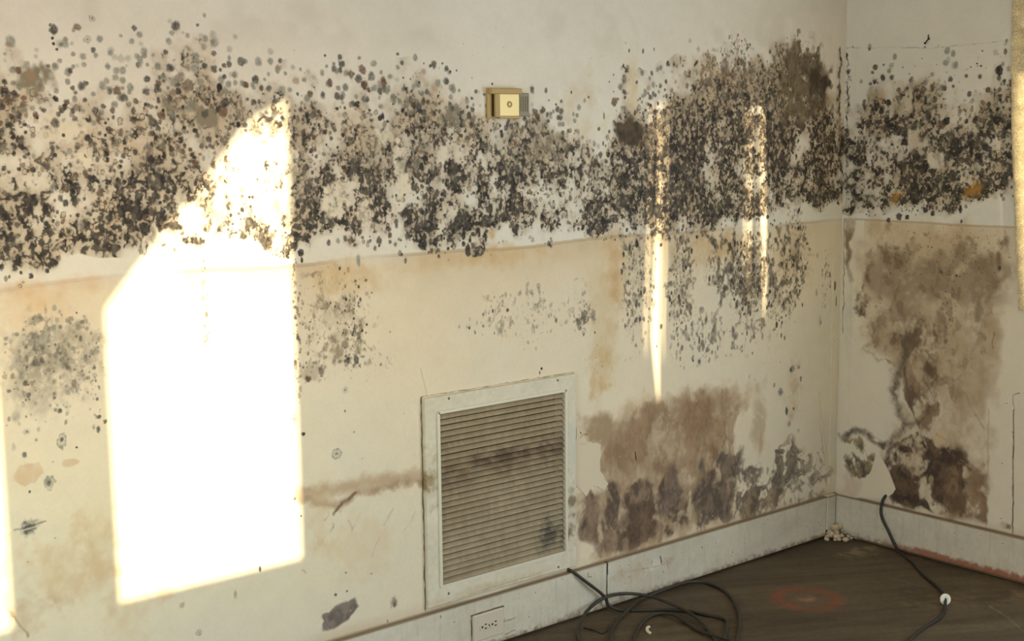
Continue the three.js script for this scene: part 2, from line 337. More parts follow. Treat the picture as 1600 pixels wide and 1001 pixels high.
  P.wash(-.983, .207, 0.03, 0.05, [196, 172, 140], 0.5, 0.8, 0.9, 26);
  P.wash(-1.263, .275, 0.016, 0.07, [208, 188, 156], 0.65, 0.6, 0.7, 26);
  P.marble(-.468, .497, 0.06, 0.1, [168, 144, 114], 0.5, 12, 0.5, 5);
  P.wash(-.456, .436, 0.018, 0.07, [184, 152, 112], 0.5, 0.5, 0.9);
  P.line([-1.297, .357, -1.289, .27, -1.26, .182], 0.01, [130, 104, 80], 0.6, 0.006, 1);
  P.line([-1.347, .606, -1.347, .587, -1.336, .573, -1.316, .57], 0.0045, [52, 42, 34], 0.85, 0.001, 0.7, 0.1);  // painted shadow crescent under the paint curl
  P.line([-1.098, .503, -1.095, .476], 0.003, [36, 30, 26], 0.95, 0.001, 0.6, 0);
  // the mould band
  const rows = [[-3.278, 1.77, 1.648, 1.274, 1.232], [-3.126, 1.783, 1.649, 1.27, 1.212], [-3.053, 1.8, 1.635, 1.287, 1.213], [-2.976, 1.81, 1.577, 1.326, 1.282], [-2.899, 1.82, 1.525, 1.329, 1.284], [-2.821, 1.801, 1.516, 1.31, 1.263], [-2.738, 1.82, 1.591, 1.312, 1.265], [-2.653, 1.823, 1.653, 1.284, 1.26], [-2.565, 1.835, 1.63, 1.294, 1.27], [-2.494, 1.782, 1.591, 1.298, 1.282], [-2.401, 1.785, 1.607, 1.284, 1.268], [-2.325, 1.78, 1.59, 1.28, 1.237], [-2.245, 1.774, 1.59, 1.301, 1.249], [-2.164, 1.776, 1.572, 1.322, 1.244], [-2.08, 1.77, 1.546, 1.345, 1.23], [-1.972, 1.747, 1.58, 1.331, 1.214], [-1.86, 1.732, 1.589, 1.316, 1.215], [-1.743, 1.716, 1.57, 1.292, 1.207], [-1.621, 1.663, 1.56, 1.266, 1.213], [-1.495, 1.664, 1.568, 1.279, 1.205], [-1.362, 1.645, 1.538, 1.282, 1.222], [-1.267, 1.567, 1.428, 1.267, 1.227], [-1.211, 1.607, 1.456, 1.264, 1.233], [-1.154, 1.786, 1.586, 1.271, 1.203], [-1.022, 1.79, 1.586, 1.265, 1.181], [-.839, 1.826, 1.67, 1.266, 1.184], [-.678, 1.852, 1.714, 1.269, 1.203], [-.476, 1.87, 1.739, 1.294, 1.237], [-.299, 1.887, 1.764, 1.297, 1.228], [-.131, 1.859, 1.56, 1.302, 1.219], [-.049, 1.769, 1.418, 1.323, 1.275]];
  const darkFrom = (u) => 1.5 + 0.16 * ss(-1.2, -0.8, u) - 0.04 * ss(-2.2, -2.6, u);
  mouldBand(P, rows, 0.95, 200, darkFrom);
  scatter(P, rows, 14000, -WU, -0.02, 1.05, 2.05);
  // blurred brown-grey blooms inside the band
  for (const [u, v, a, b] of [[-3.028, 1.693, 0.05, 0.05], [-2.665, 1.669, 0.07, 0.06], [-2.617, 1.575, 0.05, 0.05], [-1.857, 1.598, 0.08, 0.05], [-1.468, 1.511, 0.07, 0.05], [-1.995, 1.465, 0.05, 0.04]]) P.wash(u, v, a, b, [136, 128, 108], 0.75, 0.7, 0.8, 18);
  P.stain([-.37, 1.807, -.29, 1.863, -.168, 1.847, -.111, 1.745, -.123, 1.641, -.243, 1.549, -.353, 1.584, -.392, 1.696], [84, 74, 56], [128, 116, 92], 0.9, { cover: 0.8, rough: 0.02, soft: 0.03, freq: 40, seed: 73 });
  P.stain([-.224, 1.766, -.158, 1.79, -.103, 1.722, -.131, 1.653, -.206, 1.664], [54, 46, 38], [86, 74, 58], 0.85, { cover: 0.8, rough: 0.012, soft: 0.02, freq: 40, seed: 75 });
  P.stain([-1.182, 1.577, -1.125, 1.596, -1.082, 1.566, -1.087, 1.505, -1.162, 1.51], [58, 50, 40], [92, 78, 60], 0.9, { cover: 0.85, rough: 0.012, soft: 0.02, freq: 30, seed: 77 });
  P.wash(-.241, 1.72, 0.12, 0.17, [124, 112, 90], 0.5, 0.35, 0.6, 20);
  P.wash(-.175, 1.733, 0.05, 0.1, [72, 62, 50], 0.8, 0.4, 0.7, 26);
  P.wash(-1.125, 1.556, 0.055, 0.06, [66, 58, 46], 0.92, 0.3, 0.4, 26);
  P.wash(-1.052, 1.535, 0.05, 0.04, [90, 76, 58], 0.8, 0.4, 0.6, 26);
  zone(P, -.268, 1.765, 0.08, 0.14, 160, 0.002, 0.004, 'dpkg');
  // bare plaster left free inside the band; pale washes in the sun patch paint glare
  for (const [u, v, a, b] of [[-2.219, 1.385, 0.055, 0.04], [-2.159, 1.348, 0.05, 0.03], [-2.028, 1.44, 0.025, 0.08], [-2.079, 1.555, 0.05, 0.02], [-2.426, 1.377, 0.05, 0.08], [-2.476, 1.526, 0.06, 0.06], [-2.411, 1.508, 0.05, 0.06], [-2.535, 1.43, 0.05, 0.06], [-2.662, 1.355, 0.04, 0.06], [-2.733, 1.311, 0.05, 0.04], [-2.591, 1.368, 0.03, 0.06], [-1.882, 1.499, 0.03, 0.02], [-1.239, 1.487, 0.025, 0.12], [-2.991, 1.563, 0.06, 0.03], [-2.948, 1.503, 0.03, 0.025]]) P.wash(u, v, a, b, [222, 214, 192], 0.85, 0.9, 0.5, 26);
  P.wash(-1.703, 1.261, 0.016, 0.02, [190, 150, 78], 0.7, 0.5, 0.9);
  // scattered colonies lower down
  for (const [u, v, a, b, al] of [[-3.029, 1.043, 0.13, 0.1, 0.4], [-2.24, 1.057, 0.09, 0.12, 0.3], [-.881, 1.053, 0.07, 0.15, 0.4], [-.534, 1.048, 0.09, 0.14, 0.55], [-.285, 1.1, 0.06, 0.16, 0.45], [-1.08, 1.09, 0.07, 0.18, 0.25], [-.372, .966, 0.08, 0.1, 0.35], [-.616, 1.758, 0.09, 0.09, 0.45], [-2.326, .926, 0.05, 0.03, 0.4], [-1.337, .988, 0.025, 0.06, 0.4]]) P.wash(u, v, a, b, [150, 138, 116], al, 0.7, 1, 24);
  const fleck = (pts, alpha, cover, sd, A = [64, 57, 49], B = [136, 124, 104]) => P.stain(pts, A, B, alpha, { cover, freq: 62, stretch: 0.75, warp: 0.02, soft: 0.05, rough: 0.03, seed: sd });
  fleck([-.771, 1.22, -.606, 1.233, -.571, 1.164, -.397, 1.222, -.206, 1.212, -.178, 1.045, -.279, .911, -.495, .885, -.668, .969, -.73, 1.086], 0.8, 0.4, 41);
  fleck([-.744, 1.119, -.604, 1.132, -.43, 1.109, -.409, .993, -.565, .915, -.735, .997], 0.75, 0.4, 43);
  fleck([-.96, 1.23, -.851, 1.213, -.801, 1.069, -.815, .916, -.926, .927, -.952, 1.08], 0.75, 0.36, 45);
  fleck([-1.173, 1.221, -1.05, 1.235, -1.043, .939, -1.123, .82, -1.167, .993], 0.7, 0.33, 47);
  fleck([-.926, .927, -.496, .908, -.314, .844, -.562, .754, -.83, .819], 0.6, 0.3, 49);
  fleck([-2.352, 1.188, -2.237, 1.161, -2.145, 1.119, -2.096, .934, -2.214, .912, -2.345, .963], 0.55, 0.32, 51, [92, 80, 62], [150, 134, 106]);
  fleck([-2.239, 1.109, -2.173, 1.086, -2.165, .942, -2.232, .923], 0.75, 0.38, 53);
  fleck([-3.12, 1.136, -3.061, 1.14, -2.963, 1.105, -2.952, 1.034, -3.01, .965, -3.101, .962, -3.13, 1.026], 0.65, 0.4, 55, [88, 84, 78], [150, 146, 134]);
  fleck([-1.821, 1.1, -1.651, 1.095, -1.364, 1.052, -1.351, .928, -1.678, .953], 0.5, 0.25, 57, [96, 90, 78], [150, 140, 120]);
  fleck([-1.364, 1.052, -1.304, 1.056, -1.304, .934, -1.359, .94], 0.7, 0.36, 59);
  fleck([-.811, 1.816, -.585, 1.845, -.515, 1.76, -.581, 1.672, -.81, 1.691], 0.6, 0.36, 61, [80, 60, 46], [140, 112, 86]);
  zone(P, -3.029, 1.043, 0.13, 0.12, 170, 0.003, 0.01, 'gfgpdg', 1.2);
  zone(P, -3.072, .958, 0.1, 0.1, 45, 0.003, 0.009, 'gfdp', 1.2);
  zone(P, -2.935, .97, 0.02, 0.12, 25, 0.003, 0.006, 'bpd', 1.2);
  zone(P, -2.259, 1.111, 0.13, 0.1, 110, 0.002, 0.006, 'pfbpk', 1.3);
  zone(P, -2.2, 1.017, 0.05, 0.12, 110, 0.0025, 0.0065, 'pdpkf', 1.4);
  zone(P, -2.322, 1.03, 0.05, 0.1, 70, 0.0025, 0.006, 'pfdb', 1.4);
  zone(P, -2.326, .926, 0.05, 0.035, 28, 0.004, 0.01, 'pdgf');
  zone(P, -2.096, .934, 0.04, 0.03, 22, 0.002, 0.005, 'pfg');
  zone(P, -1.702, 1.013, 0.1, 0.06, 55, 0.002, 0.0065, 'opfdk', 1.6);
  zone(P, -1.524, 1.026, 0.08, 0.06, 55, 0.002, 0.007, 'opfo', 1.6);
  zone(P, -1.337, .988, 0.03, 0.07, 40, 0.003, 0.007, 'opd', 1.5);
  zone(P, -1.539, .928, 0.07, 0.05, 18, 0.002, 0.006, 'of', 1.6);
  zone(P, -1.079, 1.069, 0.09, 0.2, 190, 0.003, 0.008, 'pdpbkg', 1.5);
  zone(P, -.88, 1.032, 0.06, 0.14, 170, 0.003, 0.008, 'pdkgp', 1.5);
  zone(P, -.814, .85, 0.14, 0.1, 90, 0.003, 0.01, 'pfdg', 1.5);
  zone(P, -.534, 1.048, 0.1, 0.15, 420, 0.003, 0.009, 'pdpDkp', 1.4);
  zone(P, -.285, 1.1, 0.07, 0.17, 260, 0.002, 0.008, 'pdkpb', 1.4);
  zone(P, -.353, .941, 0.09, 0.1, 110, 0.003, 0.009, 'pdgk', 1.5);
  zone(P, -.091, .99, 0.03, 0.12, 40, 0.003, 0.008, 'pdb', 1.8);
  zone(P, -.57, 1.13, 0.12, 0.08, 60, 0.003, 0.008, 'kdp', 1.5);
  zone(P, -.617, 1.779, 0.1, 0.1, 160, 0.003, 0.008, 'BdpDb', 1.2);
  zone(P, -2.638, 1.128, 0.012, 0.14, 22, 0.003, 0.008, 'dp', 1.6);
  zone(P, -2.375, 1.036, 0.012, 0.25, 60, 0.003, 0.008, 'pdB', 1.4);
  zone(P, -1.282, .839, 0.05, 0.06, 18, 0.002, 0.005, 'pf');
  zone(P, -1.083, 1.848, 0.9, 0.12, 40, 0.002, 0.006, 'f');
  zone(P, -1.63, .761, 0.6, 0.2, 40, 0.001, 0.003, 'pbf');
  P.all((u, v, k) => { if (v > 1.75) P.mix(k, [196, 192, 176], 0.35 * ss(0.5, 0.75, fbm(u * 9, v * 9, 77, 3)) * ss(2.05, 1.85, v) * ss(1.75, 1.85, v)); });
  s(-2.893, 1.829, .008, 'o'); s(-2.907, 1.78, .01, 'o'); s(-2.877, 1.783, .01, 'g'); s(-2.698, 1.831, .009, 'f');
  s(-2.694, 1.804, .009, 'g'); s(-2.703, 1.784, .011, 'g'); s(-2.625, 1.825, .005, 'B'); s(-2.616, 1.8, .011, 'f');
  s(-2.585, 1.803, .014, 'f'); s(-2.523, 1.801, .009, 'f'); s(-2.586, 1.786, .008, 'g'); s(-3.092, 1.764, .009, 'b');
  s(-2.993, 1.81, .005, 'd'); s(-2.99, 1.781, .004, 'k'); s(-2.988, 1.768, .004, 'k'); s(-2.971, 1.767, .007, 'g');
  s(-2.962, 1.778, .007, 'f'); s(-2.945, 1.77, .007, 'f'); s(-2.981, 1.756, .004, 'k'); s(-3.028, 1.753, .007, 'f');
  s(-3.031, 1.739, .007, 'f'); s(-2.895, 1.757, .008, 'd'); s(-2.889, 1.745, .008, 'g'); s(-2.92, 1.742, .01, 'g');
  s(-2.943, 1.746, .007, 'g'); s(-2.919, 1.723, .008, 'g'); s(-2.852, 1.758, .012, 'f'); s(-2.843, 1.742, .011, 'f');
  s(-2.853, 1.751, .009, 'g'); s(-2.81, 1.74, .011, 'f'); s(-2.775, 1.775, .009, 'f'); s(-2.787, 1.746, .009, 'g');
  s(-2.768, 1.748, .009, 'g'); s(-2.78, 1.725, .01, 'f'); s(-2.746, 1.75, .007, 'g'); s(-2.713, 1.758, .008, 'd');
  s(-2.585, 1.758, .009, 'd'); s(-2.541, 1.77, .011, 'f'); s(-2.632, 1.75, .011, 'g'); s(-2.629, 1.737, .009, 'g');
  s(-3.053, 1.72, .01, 'g'); s(-2.976, 1.73, .008, 'g'); s(-2.989, 1.719, .009, 'g'); s(-3.003, 1.718, .006, 'd');
  s(-2.953, 1.708, .008, 'd'); s(-2.935, 1.72, .007, 'f'); s(-2.861, 1.72, .009, 'g'); s(-2.84, 1.711, .011, 'g');
  s(-2.843, 1.695, .011, 'g'); s(-2.611, 1.728, .009, 'd'); s(-2.557, 1.729, .008, 'd'); s(-2.543, 1.732, .009, 'g');
  s(-2.508, 1.741, .014, 'd'); s(-2.586, 1.721, .011, 'd'); s(-2.704, 1.721, .012, 'd'); s(-2.53, 1.707, .009, 'g');
  s(-2.721, 1.697, .011, 'g'); s(-2.764, 1.693, .01, 'd'); s(-2.558, 1.702, .007, 'd'); s(-2.917, 1.68, .008, 'd');
  s(-2.96, 1.683, .009, 'g'); s(-2.949, 1.669, .007, 'd'); s(-2.943, 1.659, .007, 'd'); s(-3.085, 1.678, .008, 'g');
  s(-3.045, 1.695, .016, 'b'); s(-3.027, 1.684, .011, 'g'); s(-2.988, 1.662, .009, 'g'); s(-2.9, 1.656, .007, 'g');
  s(-2.877, 1.675, .013, 'g'); s(-2.866, 1.687, .009, 'g'); s(-2.841, 1.665, .012, 'B'); s(-2.824, 1.648, .013, 'd');
  s(-2.767, 1.663, .01, 'd'); s(-2.739, 1.674, .01, 'd'); s(-2.734, 1.667, .008, 'd'); s(-2.711, 1.672, .007, 'g');
  s(-2.548, 1.684, .011, 'g'); s(-2.528, 1.687, .009, 'g'); s(-2.499, 1.682, .01, 'B'); s(-2.557, 1.666, .012, 'g');
  s(-2.633, 1.668, .009, 'g'); s(-3.028, 1.636, .008, 'g'); s(-3.045, 1.622, .008, 'g'); s(-3.064, 1.619, .01, 'g');
  s(-2.92, 1.642, .007, 'd'); s(-3.003, 1.629, .006, 'f'); s(-2.98, 1.616, .006, 'd'); s(-2.952, 1.617, .008, 'd');
  s(-2.926, 1.617, .006, 'g'); s(-2.877, 1.627, .008, 'd'); s(-2.883, 1.613, .01, 'g'); s(-2.849, 1.632, .011, 'g');
  s(-2.737, 1.64, .006, 'd'); s(-2.726, 1.618, .005, 'k'); s(-2.743, 1.625, .005, 'd'); s(-2.772, 1.618, .009, 'b');
  s(-2.707, 1.645, .008, 'd'); s(-2.561, 1.636, .017, 'D'); s(-2.568, 1.616, .017, 'B'); s(-2.526, 1.603, .009, 'g');
  s(-2.546, 1.603, .008, 'g'); s(-2.495, 1.647, .006, 'd'); s(-2.478, 1.639, .01, 'd'); s(-3.036, 1.601, .004, 'k');
  s(-2.995, 1.589, .014, 'd'); s(-3.079, 1.603, .006, 'd'); s(-2.874, 1.589, .004, 'k'); s(-2.902, 1.589, .009, 'g');
  s(-2.89, 1.565, .006, 'd'); s(-3.005, 1.533, .007, 'd'); s(-3.107, 1.662, .011, 'D'); s(-3.085, 1.656, .008, 'D');
  s(-3.099, 1.64, .012, 'B'); s(-3.114, 1.626, .009, 'D'); s(-2.638, 1.722, .013, 'g'); s(-2.678, 1.697, .017, 'p');
  s(-2.657, 1.678, .017, 'p'); s(-2.695, 1.687, .015, 'g'); s(-2.624, 1.688, .013, 'g'); s(-2.654, 1.628, .017, 'g');
  s(-2.616, 1.608, .012, 'd'); s(-2.753, 1.588, .015, 'd'); s(-2.704, 1.608, .013, 'g'); s(-2.763, 1.5, .012, 'D');
  s(-2.7, 1.569, .007, 'g'); s(-2.673, 1.568, .009, 'g'); s(-2.608, 1.548, .01, 'd'); s(-2.977, 1.561, .005, 'k');
  s(-2.965, 1.523, .01, 'g'); s(-3.069, 1.525, .008, 'g'); s(-3.026, 1.496, .007, 'd'); s(-3.053, 1.483, .009, 'D');
  s(-3.077, 1.548, .008, 'g'); s(-2.481, 1.557, .008, 'g'); s(-2.506, 1.582, .01, 'd'); s(-2.516, 1.562, .011, 'b');
  s(-2.424, 1.768, .012, 'f'); s(-2.425, 1.743, .011, 'g'); s(-2.397, 1.745, .008, 'd'); s(-2.397, 1.728, .007, 'b');
  s(-2.383, 1.713, .007, 'g'); s(-2.433, 1.674, .01, 'd'); s(-2.395, 1.671, .016, 'g'); s(-2.371, 1.671, .009, 'g');
  s(-2.416, 1.642, .009, 'd'); s(-2.444, 1.697, .006, 'g'); s(-2.261, 1.762, .004, 'k'); s(-2.215, 1.759, .009, 'd');
  s(-2.206, 1.742, .009, 'd'); s(-2.257, 1.734, .006, 'g'); s(-2.235, 1.741, .007, 'g'); s(-2.226, 1.724, .011, 'g');
  s(-2.197, 1.719, .012, 'g'); s(-2.314, 1.719, .009, 'f'); s(-2.296, 1.704, .01, 'f'); s(-2.327, 1.698, .009, 'g');
  s(-2.352, 1.695, .013, 'b'); s(-2.156, 1.757, .006, 'b'); s(-2.144, 1.728, .015, 'B'); s(-2.158, 1.703, .014, 'd');
  s(-2.139, 1.69, .014, 'B'); s(-2.201, 1.68, .011, 'g'); s(-2.249, 1.691, .013, 'B'); s(-2.027, 1.772, .006, 'd');
  s(-2.014, 1.75, .008, 'd'); s(-2.028, 1.737, .008, 'g'); s(-2.052, 1.712, .009, 'f'); s(-2.089, 1.694, .009, 'f');
  s(-2.108, 1.71, .009, 'f'); s(-2.059, 1.675, .008, 'g'); s(-2.011, 1.677, .008, 'g'); s(-1.98, 1.648, .009, 'g');
  s(-1.86, 1.737, .01, 'd'); s(-1.846, 1.728, .004, 'k'); s(-1.956, 1.697, .004, 'k'); s(-1.754, 1.674, .008, 'd');
  s(-1.724, 1.666, .006, 'd'); s(-1.768, 1.713, .006, 'f'); s(-1.643, 1.57, .011, 'd'); s(-1.748, 1.579, .008, 'd');
  s(-1.772, 1.583, .007, 'd'); s(-1.939, 1.727, .011, 'b'); s(-1.905, 1.682, .016, 'b'); s(-2.164, 1.635, .011, 'D');
  s(-2.302, 1.608, .011, 'd'); s(-2.272, 1.662, .009, 'd'); s(-2.32, 1.651, .013, 'g'); s(-2.204, 1.608, .011, 'g');
  s(-2.462, 1.642, .006, 'd'); s(-2.458, 1.608, .01, 'g'); s(-2.456, 1.583, .007, 'd'); s(-2.419, 1.611, .014, 'd');
  s(-2.027, 1.575, .007, 'd'); s(-2.033, 1.611, .008, 'd'); s(-2.001, 1.647, .011, 'g'); s(-2.046, 1.658, .01, 'g');
  s(-2.36, 1.729, .01, 'f'); s(-1.939, 1.749, .003, 'k'); s(-1.874, 1.751, .004, 'B'); s(-1.836, 1.689, .009, 'b');
  s(-1.788, 1.655, .007, 'b'); s(-1.824, 1.732, .003, 'k'); s(-2.01, 1.709, .003, 'k'); s(-1.986, 1.706, .003, 'k');
  s(-2.097, 1.745, .003, 'f'); s(-2.354, 1.773, .003, 'f'); s(-1.693, 1.697, .004, 'k'); s(-1.782, 1.608, .009, 'b');
  s(-1.819, 1.608, .008, 'd'); s(-1.841, 1.626, .01, 'd'); s(-2.138, 1.706, .004, 't'); s(-2.053, 1.647, .007, 't');
  s(-2.064, 1.619, .006, 't');
  s(-2.009, 1.339, .013, 'D', 1.3); s(-2.045, 1.315, .009, 'd'); s(-1.951, 1.244, .01, 'D', 1.5); s(-1.793, 1.216, .011, 'k', 1.9);
  s(-1.807, 1.262, .008, 'k', 1.8); s(-2.016, 1.203, .006, 'd', 1.7); s(-2.104, 1.265, .011, 'd', 1.3); s(-2.214, 1.277, .008, 'd', 1.5);
  s(-2.237, 1.272, .008, 'g', 1.3); s(-2.267, 1.269, .008, 'd', 1.3); s(-2.354, 1.247, .012, 'k'); s(-2.351, 1.228, .005, 'k', 1.6);
  s(-1.773, 1.23, .01, 'd', 1.3); s(-2.173, 1.215, .008, 'g', 2.6); s(-2.149, 1.121, .008, 'b'); s(-2.15, 1.159, .006, 'd');
  s(-2.185, 1.159, .005, 'd'); s(-2.189, .942, .01, 'd', 1.6); s(-2.344, .908, .011, 'B'); s(-2.222, .932, .01, 'g');
  s(-2.287, .96, .007, 'g'); s(-2.301, .925, .013, 'p'); s(-2.228, .862, .003, 'k'); s(-2.228, .862, .014, 'f');
  s(-1.644, 1.028, .007, 'd'); s(-1.651, 1.075, .005, 'o', 1.8); s(-1.829, .996, .005, 'o', 1.6); s(-1.801, .993, .004, 'o', 1.3);
  s(-1.769, .973, .004, 'd', 1.5); s(-2.222, .955, .006, 'd'); s(-2.158, 1.276, .006, 'd'); s(-2.164, 1.293, .007, 'd');
  s(-2.132, 1.266, .006, 'd'); s(-2.067, 1.259, .007, 'd'); s(-2.069, 1.294, .009, 'd'); s(-1.864, 1.194, .006, 'b');
  s(-2.074, 1.007, .003, 'd'); s(-2.007, 1.273, .01, 'd', 1.6); s(-2.207, 1.19, .006, 'b', 1.5); s(-2.108, .918, .005, 'p');
  s(-2.08, .921, .006, 'f');
  s(-1.54, 1.681, .011, 'd', 1.4); s(-1.485, 1.681, .007, 'd', 1.5); s(-1.519, 1.602, .01, 'B', 1.2); s(-1.48, 1.61, .008, 'd', 1.2);
  s(-1.434, 1.599, .01, 'd'); s(-1.325, 1.652, .008, 'g'); s(-1.308, 1.662, .005, 'd'); s(-1.381, 1.676, .003, 'k', 2);
  s(-1.242, 1.605, .004, 'd', 3); s(-1.264, 1.564, .008, 'd'); s(-1.224, 1.484, .011, 'D'); s(-1.192, 1.525, .007, 'D');
  s(-1.151, 1.473, .013, 'D'); s(-1.246, 1.519, .003, 'k', 3); s(-1.156, 1.762, .003, 'k', 2.5); s(-1.138, 1.756, .011, 'g');
  s(-1.132, 1.808, .005, 'd', 1.6); s(-1.069, 1.81, .006, 'd', 1.6); s(-1.018, 1.816, .005, 'g', 1.4); s(-.955, 1.773, .008, 'd', 1.5);
  s(-1.028, 1.74, .008, 'd', 1.3); s(-1.097, 1.71, .007, 'd'); s(-.962, 1.715, .008, 'd', 1.3); s(-.974, 1.743, .007, 'f', 1.3);
  s(-1.042, 1.693, .011, 'b'); s(-1.059, 1.67, .008, 'b'); s(-1.026, 1.664, .009, 'f'); s(-1.05, 1.644, .008, 'b');
  s(-1.03, 1.576, .011, 'B'); s(-1.147, 1.832, .006, 'f'); s(-.628, 1.846, .006, 'd', 1.6); s(-.559, 1.834, .005, 'd', 1.8);
  s(-.526, 1.832, .006, 'f', 1.5); s(-.476, 1.774, .009, 'd', 1.4); s(-1.276, 1.463, .008, 'B', 1.3); s(-1.133, 1.718, .006, 'f');
  s(-.916, 1.715, .009, 'b'); s(-1.156, 1.73, .003, 'k'); s(-1.201, 1.732, .003, 'k'); s(-1.219, 1.71, .003, 'k');
  s(-1.2, 1.68, .003, 'k'); s(-1.007, 1.7, .003, 'k'); s(-1.082, 1.615, .003, 'k'); s(-1.188, 1.621, .004, 'b', 1.4);
  s(-1.161, 1.621, .004, 'b', 1.4); s(-.589, 1.857, .003, 'k', 1.4); s(-.849, 1.849, .011, 'f'); s(-.808, 1.823, .012, 'f');
  s(-.935, 1.688, .012, 'b'); s(-1.021, 1.602, .005, 'k'); s(-1.423, 1.648, .005, 'd', 1.4); s(-1.444, 1.639, .004, 'k');
  s(-1.473, 1.651, .003, 'k');
  s(-1.587, 1.329, .01, 'd'); s(-1.501, 1.303, .008, 'D'); s(-1.247, 1.272, .008, 'D', 2.1); s(-1.52, 1.086, .008, 'o', 1.9);
  s(-1.499, 1.043, .006, 'o', 1.9); s(-1.614, 1.059, .006, 'f', 2); s(-1.449, .978, .006, 'd', 1.6); s(-1.538, .951, .004, 'f', 2);
  s(-1.332, .92, .004, 'd', 1.4); s(-1.283, .923, .004, 'd', 1.4); s(-1.079, .948, .007, 'd', 1.6); s(-1.06, .943, .007, 'd', 1.6);
  s(-1.026, .939, .007, 'b', 1.4); s(-.979, .911, .007, 'd', 1.6); s(-.999, .847, .005, 'd', 1.4); s(-1.056, 1.04, .009, 'd', 1.6);
  s(-1.094, 1, .007, 'd', 2); s(-1.136, .967, .006, 'd', 1.6); s(-.938, .948, .006, 'd', 1.8); s(-.86, 1.1, .006, 'k', 1.6);
  s(-.832, 1.154, .005, 'k', 2.4); s(-.741, 1.053, .006, 'k', 2); s(-.883, .953, .007, 'd', 2); s(-.857, .895, .006, 'd', 2);
  s(-.789, .77, .008, 'k', 1.3); s(-.789, .768, .016, 'f', 1.4); s(-.82, .778, .004, 'k', 1.4); s(-.884, .792, .006, 'g', 1.8);
  s(-.695, .806, .004, 'd', 3); s(-.624, .773, .007, 'f', 1.6); s(-.595, .951, .01, 'd', 2); s(-.533, .92, .008, 'd', 1.8);
  s(-.615, .863, .007, 'd', 2); s(-.539, .844, .006, 'd', 2); s(-.79, .845, .006, 'd', 3); s(-.743, .854, .007, 'f', 2);
  s(-.508, .767, .004, 'd', 1.6); s(-.52, .812, .004, 'd', 2); s(-1.155, 1.165, .006, 'D', 2); s(-1.127, 1.183, .007, 'D', 2);
  s(-1.095, 1.194, .009, 'D', 2); s(-.637, 1.159, .009, 'D', 2.2); s(-.61, 1.164, .007, 'D', 2.2); s(-.716, 1.164, .006, 'd', 2);
  s(-.881, 1.195, .015, 'p', 1.3); s(-1.51, .834, .005, 'k'); s(-1.518, .822, .003, 'k', 2); s(-.523, .683, .009, 'f', 1.4);
  s(-.491, .668, .006, 'f'); s(-1.136, .93, .003, 'd', 1.6); s(-1.122, .82, .003, 'f', 3); s(-.939, 1, .006, 'd', 2);
  s(-.774, .858, .006, 'p', 2);
  s(-.278, .683, .017, 'g', 1.2); s(-.288, .68, .009, 'd', 1.3); s(-.242, .684, .01, 'g'); s(-.345, .604, .017, 'o', 1.1);
  s(-.345, .604, .014, 'g', 1.1); s(-.345, .604, .005, 'd'); s(-.229, .638, .008, 'p', 1.6); s(-.383, .635, .007, 'p', 1.4);
  s(-.119, .843, .016, 'f', 1.6); s(-.115, .838, .006, 'g', 1.6); s(-.036, .971, .009, 'd', 2.4); s(-.027, .912, .005, 'd', 5);
  s(-.145, .953, .007, 'o', 2); s(-.113, 1.019, .007, 'f', 2); s(-.228, .916, .004, 'k', 2); s(-.375, .857, .007, 'k', 2);
  s(-.347, .816, .005, 'd', 2.4); s(-.327, .803, .005, 'd', 2.4); s(-.411, .819, .01, 'f', 1.6); s(-.322, .885, .004, 'k', 1.5);
  s(-.032, .759, .002, 'k'); s(-.35, .718, .002, 'k'); s(-.268, .531, .007, 'd');
  s(-3.022, .845, .013, 'o', 1.5); s(-3.022, .849, .006, 'd'); s(-3.059, .751, .016, 'o', 1.3); s(-3.059, .751, .005, 'k');
  s(-3.059, .752, .011, 'g', 1.2); s(-3.112, .826, .007, 'd', 1.3); s(-3.083, .857, .005, 'g'); s(-2.988, .824, .003, 'k');
  s(-3.106, .737, .003, 'k', 1.3); s(-3.103, .88, .003, 'k'); s(-3.104, .88, .012, 'f'); s(-3.136, .849, .007, 'f', 2);
  s(-2.932, .859, .007, 'd', 1.4); s(-2.928, .89, .006, 'd'); s(-2.943, .869, .006, 'f'); s(-2.736, .372, .01, 'b');
  s(-2.695, .288, .009, 'o'); s(-2.585, .364, .007, 'b', 2.4); s(-3.126, .919, .014, 'f', 1.4); s(-3.023, .918, .007, 'd');
  s(-3.052, .614, .002, 'd'); s(-3.046, .799, .003, 'b'); s(-3.12, .57, .003, 'b'); s(-2.914, .876, .006, 'B');
  s(-2.364, .76, .007, 'k', 0.9); s(-2.391, .805, .01, 'o', 1.4); s(-2.202, .741, .004, 'p'); s(-2.26, .689, .015, 'o', 1.2);
  s(-2.23, .804, .004, 'd'); s(-2.178, .661, .004, 'f'); s(-2.38, .536, .003, 'k'); s(-2.396, .587, .005, 'd');
  s(-2.278, .291, .006, 'd'); s(-2.24, .292, .004, 'd'); s(-2.242, .346, .004, 'p'); s(-2.157, .324, .003, 'p');
  s(-2.08, .213, .008, 'd', 1.2); s(-2.51, .416, .004, 'k', 2.4); s(-2.106, .171, .003, 'd', 2);
  s(-1.257, .358, .003, 't', 3); s(-.71, .208, .004, 't'); s(-1.546, .709, .002, 'k');
  s(-.292, .478, .014, 'g'); s(-.236, .443, .012, 'f'); s(-.278, .384, .009, 'g'); s(-.309, .529, .009, 'd', 2);
  s(-.241, .519, .004, 'f');
  // corner crack, hairline over the grille, painted shadow line and grime above the skirting
  P.line([-.035, 1.851, -.033, 1.7, -.018, 1.524, -.018, 1.429], 0.009, [40, 30, 26], 0.85, 0.006, 0.8, 0.7);
  P.line([-.041, 1.816, -.025, 1.418], 0.02, [130, 110, 90], 0.4, 0.008, 1, 0.7);
